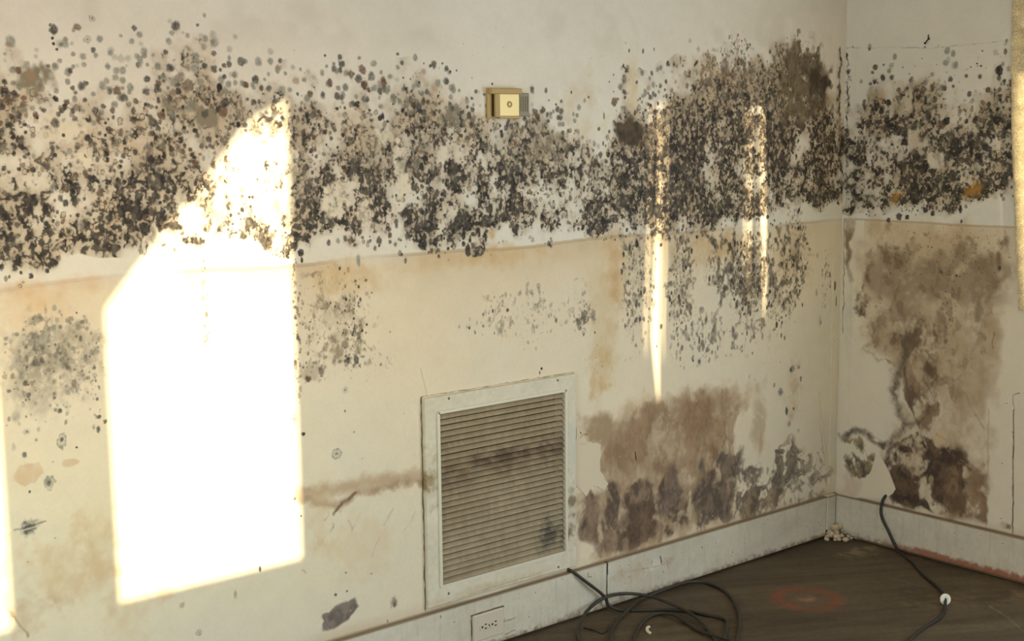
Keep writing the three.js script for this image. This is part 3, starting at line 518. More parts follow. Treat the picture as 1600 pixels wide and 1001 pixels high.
  P.line([.01, .909, .011, .687, .019, .284, .012, .158], 0.005, [50, 40, 34], 0.85, 0.003, 0.8, 0.4);
  P.line([-1.971, .89, -1.961, .851, -1.95, .809], 0.0012, [120, 104, 84], 0.7, 0.001, 1);
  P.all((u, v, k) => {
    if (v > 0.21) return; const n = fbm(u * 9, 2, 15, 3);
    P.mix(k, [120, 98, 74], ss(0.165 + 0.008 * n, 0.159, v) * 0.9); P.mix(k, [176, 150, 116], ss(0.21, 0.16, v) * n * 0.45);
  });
  P.line([-1.971, 0.17, -1.971, 0.806], 0.004, [86, 72, 58], 0.85, 0.0015, 0.8, 0.3);  // shadow outline of the grille frame painted onto the wall
  P.line([-1.971, 0.807, -1.376, 0.807], 0.0028, [120, 104, 84], 0.7, 0.0015, 0.9, 0.6);
  P.line([-1.374, 0.803, -1.374, 0.17], 0.0025, [170, 152, 124], 0.6, 0.0015, 0.9, 0.5);
  // stain run down the right jamb of the grille
  P.wash(-1.387, .437, 0.012, 0.1, [140, 124, 96], 0.5, 0.5, 1);
}

// ---------------------------------------------------------------- the right wall's surface
const RU = 1.078, PR = new Paint(640, 1280, 0, RU, 0, WV);
plaster(PR, 300, 0.7);
{
  const P = PR, s = (u, v, r, t, tall) => P.spot(u, v, r, t, tall);
  P.wash(.413, 1.061, 0.33, 0.17, [188, 164, 126], 0.55, 0.35, 0.9);
  P.poly([.106, 1.154, .196, 1.22, .368, 1.218, .581, 1.206, .645, 1.122, .652, .858, .642, .633, .521, .569, .337, .635, .254, .719, .113, .751, .095, .967], [188, 168, 138], 0.65, 0.035, 0.05, 0.6, 14);
  P.poly([.097, .894, .246, .932, .506, .955, .643, .901, .655, .679, .626, .448, .626, .218, .487, .16, .273, .167, .238, .38, .293, .534, .254, .696, .119, .739], [178, 156, 126], 0.65, 0.03, 0.05, 0.65, 14);
  for (const [u, v, a, b, al] of [[.199, 1.117, 0.05, 0.05, 0.5], [.241, 1.073, 0.05, 0.03, 0.5], [.523, 1.136, 0.05, 0.07, 0.5], [.108, .92, 0.035, 0.07, 0.75], [.086, .893, 0.03, 0.04, 0.7], [.119, 1.016, 0.018, 0.05, 0.6], [.238, .789, 0.06, 0.05, 0.55], [.423, .81, 0.05, 0.06, 0.6], [.368, .873, 0.08, 0.03, 0.45], [.581, .94, 0.04, 0.1, 0.35], [.402, .668, 0.035, 0.06, 0.65], [.25, .814, 0.05, 0.04, 0.5], [.394, .549, 0.04, 0.05, 0.6], [.195, .832, 0.06, 0.03, 0.5]])
    P.wash(u, v, a, b, [108, 90, 70], al, 0.6, 1, 24);
  P.wash(.657, 1.166, 0.03, 0.05, [92, 70, 54], 0.85, 0.4, 0.9, 26);
  P.wash(.645, 1.122, 0.018, 0.05, [120, 96, 74], 0.6, 0.5, 0.9, 26);
  // the winding dark tide marks
  P.marble(.244, 1.002, 0.2, 0.15, [120, 100, 80], 0.5, 16, 0.5, 3);
  P.marble(.527, 1.047, 0.2, 0.15, [118, 98, 78], 0.5, 16, 0.5, 3);
  P.stain([.1, 1.182, .237, 1.212, .421, 1.198, .607, 1.181, .638, 1.055, .624, .765, .521, .569, .254, .719, .108, .75], [120, 100, 78], [164, 144, 116], 0.6, { cover: 0.36, freq: 24, stretch: 0.8, seed: 21 });
  P.stain([.173, .83, .302, .867, .459, .86, .489, .76, .36, .733, .17, .745], [96, 78, 60], [130, 108, 84], 0.8, { cover: 0.5, freq: 22, seed: 23 });
  P.stain([.321, .728, .426, .717, .445, .557, .425, .413, .318, .442, .299, .582], [92, 74, 58], [140, 114, 88], 0.85, { cover: 0.55, freq: 20, stretch: 0.5, seed: 25 });
  P.stain([.026, .373, .11, .397, .177, .359, .184, .316, .135, .247, .071, .23, .029, .267], [88, 78, 66], [150, 130, 94], 0.92, { cover: 0.66, freq: 24, soft: 0.02, rough: 0.015, seed: 27 });
  P.stain([.222, .343, .292, .404, .37, .46, .463, .443, .528, .417, .579, .389, .553, .296, .486, .188, .327, .178, .26, .218], [66, 52, 43], [104, 84, 64], 0.95, { cover: 0.8, freq: 18, stretch: 0.8, seed: 29 });
  P.stain([.48, .329, .617, .378, .632, .196, .46, .182], [112, 88, 66], [150, 122, 92], 0.8, { cover: 0.6, freq: 16, seed: 31 });
  P.stain([.26, .225, .405, .238, .42, .198, .272, .186], [56, 44, 36], [84, 66, 52], 0.9, { cover: 0.75, freq: 24, soft: 0.02, seed: 33 });
  for (const [w, a] of [[0.036, 0.55], [0.016, 0.6]]) P.line([.296, .819, .291, .736, .261, .661, .25, .594, .271, .53, .305, .483], w, [104, 90, 74], a, 0.008, 1, 0.4);
  P.line([.298, .689, .296, .606, .319, .55, .359, .477], 0.013, [96, 82, 66], 0.65, 0.008, 1, 0.5);
  P.line([.114, .739, .171, .709, .216, .708, .249, .69], 0.01, [140, 118, 92], 0.6, 0.008, 1, 0.6);
  P.line([.327, .78, .381, .754, .418, .726], 0.01, [120, 100, 78], 0.5, 0.008, 1, 0.6);
  P.wash(.378, .617, 0.05, 0.1, [104, 86, 68], 0.6, 0.7, 0.9, 22);
  P.line([.026, .383, .08, .417, .129, .418, .187, .386, .21, .38], 0.024, [94, 82, 70], 0.8, 0.008, 1, 0.3);
  P.line([.21, .375, .253, .421, .305, .478, .348, .495], 0.02, [94, 80, 66], 0.7, 0.008, 1, 0.4);
  P.line([.227, .358, .27, .4, .328, .439], 0.012, [90, 76, 62], 0.75, 0.006, 1, 0.3);
  P.wash(.102, .381, 0.03, 0.02, [166, 146, 108], 0.5, 0.5, 0.8, 24);
  P.wash(.535, .245, 0.08, 0.05, [110, 88, 66], 0.7, 0.7, 0.9, 18);
  P.wash(.595, .304, 0.04, 0.08, [136, 110, 84], 0.6, 0.7, 0.9, 18);
  P.wash(.442, .439, 0.025, 0.05, [206, 184, 148], 0.85, 0.4, 0.5, 24);
  P.wash(.416, .292, 0.012, 0.025, [206, 186, 146], 0.85, 0.4, 0.5, 30);
  P.wash(.368, .386, 0.02, 0.012, [200, 176, 136], 0.6, 0.4, 0.6, 30);
  P.wash(.288, .36, 0.014, 0.018, [190, 168, 132], 0.6, 0.4, 0.6, 30);
  P.line([.428, .465, .47, .444, .485, .405], 0.005, [170, 144, 108], 0.6, 0.004, 1);
  P.line([.531, .639, .571, .576, .623, .516], 0.005, [140, 114, 86], 0.4, 0.004, 1);
  P.poly([.036, .231, .115, .229, .131, .199, .088, .163, .032, .162], [208, 184, 160], 0.6, 0.012, 0.02, 0.5);
  // grey repair streak in the corner
  P.wash(.039, .84, 0.03, 0.2, [206, 200, 186], 0.6, 0.3, 0.9);
  P.poly([.019, 1.226, .062, 1.228, .057, 1.18, .038, 1.143, .042, 1.035, .06, .988, .043, .975, .017, 1.082], [140, 120, 98], 0.85, 0.008, 0.008, 0.6);
  P.line([.01, 1.221, .017, .985, .02, .789], 0.004, [100, 84, 68], 0.6, 0.003, 1);
  P.line([0, 1.852, .215, 1.843, .361, 1.833, .682, 1.843], 0.003, [128, 124, 112], 0.35, 0.002, 1, 0.7);
  P.line([.007, 1.829, .012, 1.653, .016, 1.417], 0.007, [56, 52, 50], 0.85, 0.006, 0.8, 0.8);
  P.line([.016, 1.417, .018, 1.238], 0.002, [110, 104, 94], 0.6, 0.001, 1);
  zone(P, .013, 1.7, 0.015, 0.14, 40, 0.003, 0.008, 'dgk', 1.6);
  P.all((u, v, k) => {
    const d = 1.222 - v + (fbm(u * 4, 3, 7, 3) - 0.5) * 0.012; if (Math.abs(d) < 0.004 && u > 0.06) P.mix(k, [166, 140, 104], 0.45);
    if (d > 0 && d < 0.3 && u > 0.1) P.mix(k, [190, 156, 108], 0.3 * Math.exp(-d / 0.1));
  });
  const rows = [[.033, 1.805, 1.251, 1.249, 1.246], [.075, 1.803, 1.512, 1.324, 1.265], [.145, 1.799, 1.673, 1.349, 1.244], [.252, 1.817, 1.648, 1.329, 1.232], [.357, 1.812, 1.579, 1.309, 1.23], [.459, 1.785, 1.489, 1.29, 1.234], [.531, 1.814, 1.489, 1.303, 1.248], [.602, 1.831, 1.597, 1.36, 1.295], [.691, 1.816, 1.596, 1.405, 1.298], [.809, 1.82, 1.573, 1.365, 1.26]];
  mouldBand(P, rows, 0.9, 400, () => 1.6);
  scatter(P, rows, 2600, 0.06, RU, 1.15, 1.9);
  P.wash(.311, 1.507, 0.04, 0.04, [206, 188, 162], 0.8, 0.35, 0.5, 20);
  P.wash(.38, 1.451, 0.05, 0.035, [216, 206, 186], 0.85, 0.45, 0.4, 20);
  P.wash(.275, 1.636, 0.03, 0.03, [204, 192, 170], 0.7, 0.4, 0.5, 20);
  P.wash(.233, 1.309, 0.045, 0.045, [172, 124, 56], 0.75, 0.4, 0.9, 22);
  P.wash(.537, 1.345, 0.05, 0.05, [172, 124, 56], 0.75, 0.4, 0.9, 22);
  zone(P, .424, 1.108, 0.3, 0.12, 160, 0.002, 0.006, 'pbBp');
  zone(P, .241, 1.084, 0.07, 0.06, 60, 0.002, 0.006, 'pBdp');
  zone(P, .512, 1.113, 0.07, 0.1, 90, 0.002, 0.006, 'pBdp');
  zone(P, .461, .951, 0.03, 0.1, 60, 0.003, 0.007, 'opd');
  zone(P, .34, 1.285, 0.1, 0.04, 60, 0.004, 0.009, 'dDk');
  zone(P, .474, 1.73, 0.25, 0.12, 60, 0.002, 0.005, 'kpf');
  s(.104, 1.85, .01, 'g', 1.6); s(.102, 1.843, .006, 'd'); s(.346, 1.872, .004, 'k', 2.6); s(.349, 1.865, .003, 'k', 1.5);
  s(.333, 1.838, .003, 'k'); s(.032, 1.856, .003, 'k'); s(.118, 1.758, .008, 'B'); s(.162, 1.738, .012, 'D', 1.2);
  s(.201, 1.738, .012, 'd'); s(.2, 1.78, .011, 'o'); s(.295, 1.774, .005, 'f'); s(.232, 1.692, .012, 'B');
  s(.366, 1.743, .013, 'f'); s(.366, 1.743, .01, 'f'); s(.417, 1.711, .011, 'f'); s(.414, 1.694, .013, 'd');
  s(.513, 1.67, .01, 'd', 1.2); s(.498, 1.732, .008, 'd'); s(.55, 1.727, .011, 'd'); s(.621, 1.745, .016, 'D', 1.2);
  s(.654, 1.75, .011, 'b', 1.3); s(.641, 1.71, .008, 'D'); s(.667, 1.703, .013, 'B', 1.2); s(.582, 1.682, .011, 'B');
  s(.536, 1.679, .008, 'f'); s(.069, 1.567, .012, 'D'); s(.106, 1.566, .012, 'd'); s(.185, 1.584, .015, 'D');
  s(.191, 1.649, .013, 'D'); s(.54, 1.586, .012, 'D'); s(.62, 1.582, .018, 'D'); s(.451, 1.769, .017, 'f');
  s(.426, 1.791, .015, 'f'); s(.069, 1.619, .019, 'f'); s(.06, 1.638, .015, 'f'); s(.229, 1.547, .022, 'D');
  s(.26, 1.507, .016, 'D'); s(.411, 1.567, .02, 'B'); s(.426, 1.581, .016, 'D'); s(.477, 1.51, .018, 'D');
  s(.554, 1.531, .011, 'd'); s(.581, 1.53, .01, 'd'); s(.579, 1.492, .017, 'D'); s(.557, 1.458, .013, 'D');
  s(.139, 1.636, .016, 'D', 1.4); s(.162, 1.621, .015, 'D'); s(.128, 1.724, .01, 'D'); s(.11, 1.718, .009, 'd');
  s(.616, 1.674, .012, 'b'); s(.573, 1.627, .017, 'b'); s(.565, 1.641, .012, 'p'); s(.624, 1.66, .01, 'd');
  s(.67, 1.462, .011, 'D', 1.6); s(.663, 1.376, .011, 'd'); s(.529, 1.475, .006, 'D', 4); s(.342, 1.653, .009, 'D', 2);
  s(.369, 1.695, .01, 'd', 1.6); s(.352, 1.603, .017, 'd', 1.6); s(.293, 1.654, .006, 'k'); s(.282, 1.726, .014, 'p');
  s(.29, 1.719, .013, 'f'); s(.498, 1.58, .008, 'f'); s(.48, 1.615, .01, 'p'); s(.273, 1.748, .003, 'k');
  s(.514, 1.761, .003, 'k'); s(.552, 1.763, .004, 'k'); s(.268, 1.697, .004, 'k', 1.6); s(.603, 1.806, .014, 'f');
  s(.639, 1.831, .008, 'f'); s(.668, 1.847, .003, 'k'); s(.305, 1.668, .004, 'D', 2);
  s(.65, 1.08, .008, 'd', 1.4); s(.205, 1.225, .01, 'D'); s(.282, 1.239, .01, 'D'); s(.248, 1.238, .016, 'D');
  s(.357, 1.268, .012, 'D'); s(.386, 1.258, .01, 'D'); s(.43, 1.278, .009, 'd'); s(.494, 1.276, .009, 'D', 1.8);
  s(.5, 1.234, .006, 'd', 1.4); s(.427, 1.051, .007, 'd'); s(.488, 1.043, .006, 'd'); s(.697, .618, .002, 'k');
  s(.415, .519, .005, 't'); s(.691, .406, .002, 'k'); s(.724, .523, .002, 'k'); s(.695, .211, .002, 'k');
  P.line([.64, .856, .635, .8], 0.005, [120, 98, 76], 0.6, 0.003, 1);
  P.line([.632, .586, .635, .404, .641, .156], 0.004, [160, 140, 110], 0.5, 0.002, 1);
  P.line([.723, .6, .735, .332, .74, .163], 0.0035, [70, 58, 46], 0.85, 0.0015, 0.8, 0.3);
  P.line([.725, .6, .72, .648, .741, .66], 0.003, [110, 92, 74], 0.6, 0.003, 0.8, 0.5);
  P.wash(.717, .187, 0.03, 0.016, [120, 104, 84], 0.85, 0.3, 0.4, 30);
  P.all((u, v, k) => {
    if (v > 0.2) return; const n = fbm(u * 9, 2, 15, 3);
    P.mix(k, [100, 78, 54], ss(0.165 + 0.008 * n, 0.159, v) * 0.9 * ss(0.09, 0.12, u)); P.mix(k, [176, 150, 116], ss(0.2, 0.16, v) * n * 0.4);  // painted shadow line above the skirting, then a tan grime band
  });
}

// ---------------------------------------------------------------- floor, skirting, grille maps
const PF = new Paint(1024, 768, -2.2, 0, 0, 1.65);
PF.all((u, v, k) => {
  const a = u * 0.86 + v * 0.5, b = -u * 0.5 + v * 0.86, n = fbm(u * 3, v * 3, 500), st = fbm(a * 2.2, b * 26, 505), f = fbm(u * 90, v * 90, 509, 2);
  const g = (n - 0.5) * 34 + (st - 0.5) * 34 + (f - 0.5) * 14;
  PF.c[k * 3] = 84 + g; PF.c[k * 3 + 1] = 72 + g * 0.95; PF.c[k * 3 + 2] = 54 + g * 0.85; PF.b[k] = 0.4 + (st - 0.5) * 0.4 + (f - 0.5) * 0.3;
});
{
  const P = PF;
  P.wash(-.118, .192, 0.16, 0.07, [150, 132, 102], 0.45, 0.5, 1);
  P.wash(-.269, .71, 0.3, 0.16, [124, 106, 78], 0.35, 0.6, 1);
  P.wash(-.163, .846, 0.12, 0.07, [134, 112, 80], 0.5, 0.5, 1);
  P.wash(-.941, .11, 0.25, 0.16, [72, 60, 44], 0.45, 0.6, 1);
  // rust ring
  const [cx, cz] = [-.677, .387], R0 = 0.118;
  P.each(cx - 0.2, cx + 0.2, cz - 0.2, cz + 0.2, (u, v, k) => {
    const d = Math.hypot(u - cx, v - cz) / R0, w = fbm(u * 30, v * 30, 511, 3), an = Math.atan2(v - cz, u - cx);
    P.mix(k, [142, 70, 44], ss(0.3, 0.06, Math.abs(d - 0.9 + (w - 0.5) * 0.2)) * (0.25 + 0.6 * w) * 0.7 + (d < 0.9 ? 0.14 : 0));
    if (d < 0.4) P.mix(k, [190, 146, 112], ss(0.4, 0.1, d) * w * 0.75);
  });
  P.line([-.281, .823, -.342, .926, -.407, 1.017], 0.006, [160, 138, 104], 0.4, 0.003, 1);
  P.line([-.293, .424, -.281, .57, -.258, .843], 0.008, [140, 120, 90], 0.3, 0.004, 1);
}
const PB = new Paint(2048, 128, -WU, 0, 0, 0.16), PB2 = new Paint(640, 96, 0, RU, 0, 0.16);
for (const [P, red] of [[PB, 0], [PB2, 1]]) P.all((u, v, k) => {
  const n = fbm(u * 6, v * 12, 600), f = fbm(u * 70, v * 70, 605, 3), dr = ss(0.55, 0.75, fbm(u * 60, v * 6, 609, 3)), g = (n - 0.5) * 22 + (f - 0.5) * 14;
  P.c[k * 3] = 207 + g; P.c[k * 3 + 1] = 200 + g; P.c[k * 3 + 2] = 182 + g; P.b[k] = 0.5 + (f - 0.5) * 0.4;
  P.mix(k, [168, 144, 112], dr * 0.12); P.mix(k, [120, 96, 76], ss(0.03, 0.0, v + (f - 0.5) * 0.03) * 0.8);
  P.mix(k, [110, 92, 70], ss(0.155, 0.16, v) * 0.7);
  if (red) P.mix(k, [150, 92, 68], ss(0.04, 0.022, v + (f - 0.5) * 0.02) * ss(0.15, 0.45, u) * 0.85);
  if (f > 0.83) P.mix(k, [110, 96, 80], 0.5);
});
PB.wash(-1.121, .103, 0.1, 0.05, [188, 160, 126], 0.6, 0.6, 1, 20);
PB.wash(-.966, .102, 0.05, 0.02, [150, 124, 92], 0.6, 0.5, 0.8, 30);
PB.wash(-1.02, .103, 0.035, 0.02, [216, 212, 200], 0.9, 0.5, 0.5, 30);
PB.line([-1.812, 0.119, -1.688, 0.119], 0.004, [70, 58, 46], 0.85, 0.001, 0.7, 0.1);
PB.line([-1.813, 0.119, -1.813, 0.034], 0.004, [80, 66, 52], 0.8, 0.001, 0.7, 0.4);
PB.line([-1.688, 0.07, -1.66, 0.068, -1.64, 0.069], 0.003, [120, 104, 84], 0.7, 0.001, 0.9, 0.3);
PB.line([-1.246, 0, -1.244, 0.16], 0.004, [44, 36, 30], 0.9, 0.0015, 0.7, 0.1);
PB.line([-0.02, 0.05, -0.021, 0.15], 0.003, [70, 60, 50], 0.8, 0.0015, 0.7, 0.2);
PB.line([-.992, .124, -.988, .1], 0.004, [40, 34, 28], 0.9, 0.002, 0.7);
PB.line([-1.032, .119, -1.038, .102], 0.002, [90, 78, 62], 0.8, 0.001, 0.7);
PB.line([-1.166, .108, -.969, .092], 0.003, [168, 150, 122], 0.6, 0.001, 1);
PB.line([-1.679, .027, -1.64, .029], 0.003, [120, 104, 84], 0.7, 0.002, 1);
const PV = new Paint(512, 512, -2, -1.36, 0.15, 0.83);
PV.all((u, v, k) => {
  const n = fbm(u * 9, v * 9, 700), f = fbm(u * 90, v * 40, 705, 3), g = (n - 0.5) * 26 + (f - 0.5) * 26;
  PV.c[k * 3] = 154 + g; PV.c[k * 3 + 1] = 138 + g; PV.c[k * 3 + 2] = 108 + g;
});
PV.line([-1.926, .558, -1.783, .572, -1.633, .578, -1.416, .567], 0.06, [104, 84, 60], 0.62, 0.015, 1, 0.5);
PV.line([-1.783, .591, -1.633, .586, -1.416, .567], 0.025, [78, 60, 44], 0.6, 0.01, 1, 0.5);
PV.wash(-1.473, .312, 0.08, 0.09, [84, 76, 60], 0.75, 0.4, 0.8, 24);
PV.wash(-1.449, .573, 0.04, 0.1, [112, 96, 74], 0.5, 0.4, 1, 24);
PV.wash(-1.807, .572, 0.016, 0.006, [200, 158, 116], 0.8, 0.4, 0.6, 40);
PV.wash(-1.898, .76, 0.3, 0.03, [150, 134, 108], 0.4, 0.4, 1, 24);

const PG = new Paint(512, 512, -2, -1.36, 0.15, 0.83);
PG.all((u, v, k) => { const g = (fbm(u * 9, v * 9, 720) - 0.5) * 22 + (fbm(u * 80, v * 80, 725, 3) - 0.5) * 16; PG.c[k * 3] = 214 + g; PG.c[k * 3 + 1] = 206 + g; PG.c[k * 3 + 2] = 184 + g; });
PG.wash(-1.949, .568, 0.04, 0.09, [150, 130, 92], 0.7, 0.6, 1, 24);
PG.wash(-1.396, .355, 0.04, 0.15, [134, 118, 90], 0.75, 0.6, 0.9, 24);
PG.wash(-1.389, .563, 0.02, 0.12, [196, 200, 188], 0.6, 0.6, 0.9, 24);
PG.wash(-1.74, .191, 0.35, 0.02, [196, 172, 134], 0.5, 0.6, 1, 20);
PG.line([-1.899, .183, -1.74, .187, -1.533, .189], 0.003, [150, 132, 106], 0.6, 0.002, 1, 0.6);

// ---------------------------------------------------------------- materials
const std = (o) => new THREE.MeshStandardMaterial({ roughness: 0.85, ...o });
const hexed = (r, g, b) => new THREE.Color(`rgb(${r},${g},${b})`);
function surfaced(P, bumpScale, o = {}) { const t = P.textures(); return std({ map: t.map, bumpMap: t.bump, bumpScale, ...o }); }
const M = {
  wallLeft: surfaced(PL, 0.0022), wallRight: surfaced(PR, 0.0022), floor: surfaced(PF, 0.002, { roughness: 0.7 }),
  skirting: surfaced(PB, 0.001, { roughness: 0.6 }), skirtingRight: surfaced(PB2, 0.001, { roughness: 0.6 }),
  frame: std({ map: PG.textures().map, roughness: 0.6 }),
  slat: std({ map: PV.textures().map, roughness: 0.6 }),
  rubble: std({ color: hexed(196, 178, 150) }), paper: std({ color: hexed(224, 212, 188) }), lip: std({ color: hexed(216, 209, 188), roughness: 0.5 }), plain: std({ color: hexed(216, 206, 184) }), plaster: std({ color: hexed(216, 202, 176) }), dirtyPaint: std({ color: hexed(214, 206, 184), roughness: 0.6 }),
  duct: std({ color: hexed(70, 60, 46) }), screw: std({ color: hexed(120, 112, 98), metalness: 0.7, roughness: 0.5 }),
  olive: std({ color: hexed(176, 148, 88), roughness: 0.5 }), gold: std({ color: hexed(255, 236, 168), roughness: 0.45 }), grey: std({ color: hexed(134, 126, 102), roughness: 0.5 }), shadowBrown: std({ color: hexed(120, 100, 60), roughness: 0.6 }),
  plate: std({ color: hexed(206, 196, 176), roughness: 0.45 }), slot: std({ color: hexed(40, 34, 30), roughness: 0.9 }),
  cableOlive: std({ color: hexed(50, 46, 36), roughness: 0.55 }), cableBlack: std({ color: hexed(36, 34, 32), roughness: 0.5 }), white: std({ color: hexed(232, 230, 214), roughness: 0.5 }),
  iron: std({ color: hexed(52, 44, 40), metalness: 0.6, roughness: 0.6 }), wood: std({ color: hexed(150, 120, 90) }),
  drape: std({ color: hexed(150, 128, 96), roughness: 1 }),
};
{
  const w = 256, d = new Uint8Array(w * w * 4);
  for (let j = 0; j < w; j++) for (let i = 0; i < w; i++) { const n = 0.72 + 0.28 * hash(i >> 1, j >> 1, 801), q = 0.85 + 0.3 * fbm(i / 30, j / 30, 803, 3), k = (j * w + i) * 4; d[k] = clamp(250 * n * q, 0, 255); d[k + 1] = clamp(230 * n * q, 0, 255); d[k + 2] = clamp(182 * n * q, 0, 255); d[k + 3] = 255; }
  const t = new THREE.DataTexture(d, w, w); t.colorSpace = THREE.SRGBColorSpace; t.magFilter = t.minFilter = THREE.LinearFilter; t.wrapS = t.wrapT = THREE.RepeatWrapping; t.needsUpdate = true;
  M.curtain = std({ map: t, roughness: 0.9 });
}

// ---------------------------------------------------------------- builders
const used = new Map();
function numbered(n) { const k = used.get(n) ?? 0; used.set(n, k + 1); return k ? n + '_' + String(k).padStart(3, '0') : n; }
function finish(m) { m.castShadow = m.receiveShadow = true; return m; }
function part(name, geo, mat, parent) {
  const m = finish(new THREE.Mesh(Array.isArray(geo) ? mergeGeometries(geo.map((g) => { const q = g.index ? g.toNonIndexed() : g; for (const a of Object.keys(q.attributes)) if (!['position', 'normal', 'uv'].includes(a)) q.deleteAttribute(a); return q; })) : geo, mat));
  m.name = parent === scene ? numbered(name) : name;
  if (parent !== scene) { let n = 0; while (parent.children.some((c) => c.name === m.name)) m.name = name + '_' + String(++n).padStart(3, '0'); }
  parent.add(m); return m;
}
function thing(name, label, category, x = 0, y = 0, z = 0) { const g = new THREE.Group(); g.name = numbered(name); g.position.set(x, y, z); g.userData = { label, category }; scene.add(g); return g; }
function struct(name, geo, mat) { const m = part(name, geo, mat, scene); m.userData.kind = 'structure'; return m; }
function structGroup(name) { const g = new THREE.Group(); g.name = name; g.userData.kind = 'structure'; scene.add(g); return g; }
function box(x0, x1, y0, y1, z0, z1, r = 0) {
  const g = r ? new RoundedBoxGeometry(x1 - x0, y1 - y0, z1 - z0, 2, r) : new THREE.BoxGeometry(x1 - x0, y1 - y0, z1 - z0);
  return g.translate((x0 + x1) / 2, (y0 + y1) / 2, (z0 + z1) / 2);
}
// uv from the place on the wall, so a piece continues the wall's own surface
function mapped(g, kind, ox = 0, oy = 0, oz = 0) {
  const p = g.attributes.position, uv = new Float32Array(p.count * 2);
  for (let i = 0; i < p.count; i++) {
    const x = p.getX(i) + ox, y = p.getY(i) + oy, z = p.getZ(i) + oz;
    const [u, v] = kind === 'L' ? [(x + WU) / WU, y / WV] : kind === 'R' ? [z / RU, y / WV] : kind === 'F' ? [(x + 2.2) / 2.2, z / 1.65] : kind === 'B' ? [(x + WU) / WU, y / 0.16] : kind === 'B2' ? [z / RU, y / 0.16] : [(x + 2) / 0.64, (y - 0.15) / 0.68];
    uv[2 * i] = u; uv[2 * i + 1] = v;
  }
  g.setAttribute('uv', new THREE.BufferAttribute(uv, 2)); return g;
}
function slab(outline, holes, depth) {           // a wall with openings, face at local z = 0, body behind it
  const s = new THREE.Shape(outline.map(([x, y]) => new THREE.Vector2(x, y)));
  for (const [a, b, c, d] of holes) { const h = new THREE.Path(); h.moveTo(a, c); h.lineTo(a, d); h.lineTo(b, d); h.lineTo(b, c); h.closePath(); s.holes.push(h); }
  return new THREE.ExtrudeGeometry(s, { depth, bevelEnabled: false }).translate(0, 0, -depth);
}
function tube(pts, r, seg, radial = 8, closed = false) { return new THREE.TubeGeometry(new THREE.CatmullRomCurve3(pts, closed, 'centripetal'), seg, r, radial, closed); }

// ---------------------------------------------------------------- the room
const CE = 2.45;
const VENT = { x0: -1.927, x1: -1.417, y0: 0.228, y1: 0.762 };      // opening in the wall behind the grille
struct('floor', mapped(box(XL - 0.12, 0.12, -0.12, 0, -0.12, ZW + 0.12), 'F'), M.floor);
struct('ceiling', box(XL - 0.12, 0.12, CE, CE + 0.12, -0.12, ZW + 0.12), M.plain);
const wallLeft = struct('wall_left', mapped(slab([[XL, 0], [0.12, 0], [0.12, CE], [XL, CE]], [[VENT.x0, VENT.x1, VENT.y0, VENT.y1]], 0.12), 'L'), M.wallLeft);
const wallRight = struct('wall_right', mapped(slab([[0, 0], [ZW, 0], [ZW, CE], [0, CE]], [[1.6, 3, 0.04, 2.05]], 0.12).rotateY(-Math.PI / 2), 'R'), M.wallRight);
{
  const g = slab([[XL, 0], [0, 0], [0, CE], [XL, CE]], WIN.map(([a, b, c]) => [a, b, c, HEAD]), 0.12);
  g.translate(0, 0, ZW + 0.12); struct('wall_back', g, M.plain);
  const h = slab([[0, 0], [ZW, 0], [ZW, CE], [0, CE]], [[1.5, 2.9, 0.04, 2.05]], 0.12).rotateY(-Math.PI / 2);
  h.translate(XL - 0.12, 0, 0); struct('wall_far', h, M.plain);
  WIN.forEach(([a, b, c], k) => {
    const w = structGroup('window_' + (k + 1)); const t = 0.035, z0 = ZW + 0.03, z1 = ZW + 0.08;
    part('window_frame', [box(a - 0.001, a + 0.012, c, HEAD, z0, z1), box(b - 0.012, b + 0.001, c, HEAD, z0, z1), box(a, b, HEAD - 0.02, HEAD, z0, z1), box(a, b, c - 0.001, c + 0.012, z0, z1)], M.wood, w);
  });
  for (const [n, x, z] of [[5, XL - 0.09, 1.5], [6, 0.03, 1.6]]) {       // unseen door openings added in the end walls to carry the fill light
    const w = structGroup('window_' + n), t = 0.05, a = z, b = z + 1.4, c = 0.04, d = 2.05;
    part('window_frame', [box(x, x + 0.06, c, d, a, a + t), box(x, x + 0.06, c, d, b - t, b), box(x, x + 0.06, d - t, d, a, b), box(x, x + 0.06, c, c + t, a, b)], M.wood, w);
  }
}
// skirting boards: the left one is jointed; a short block closes the corner
{
  const g = structGroup('baseboard_left'), J = -1.243, T = 0.016;
  part('board', mapped(box(XL, J - 0.003, 0.008, 0.16, 0, T, 0.003), 'B'), M.skirting, g);
  part('board', mapped(box(J, -0.075, 0.008, 0.16, 0, T, 0.003), 'B'), M.skirting, g);
  part('corner_block', mapped(box(-0.073, -0.022, 0.03, 0.166, 0, T + 0.003, 0.003), 'B'), M.skirting, g);
  const h = structGroup('baseboard_right');
  part('board', mapped(box(-T, 0, 0.01, 0.16, 0.004, ZW, 0.003), 'B2'), M.skirtingRight, h);
}
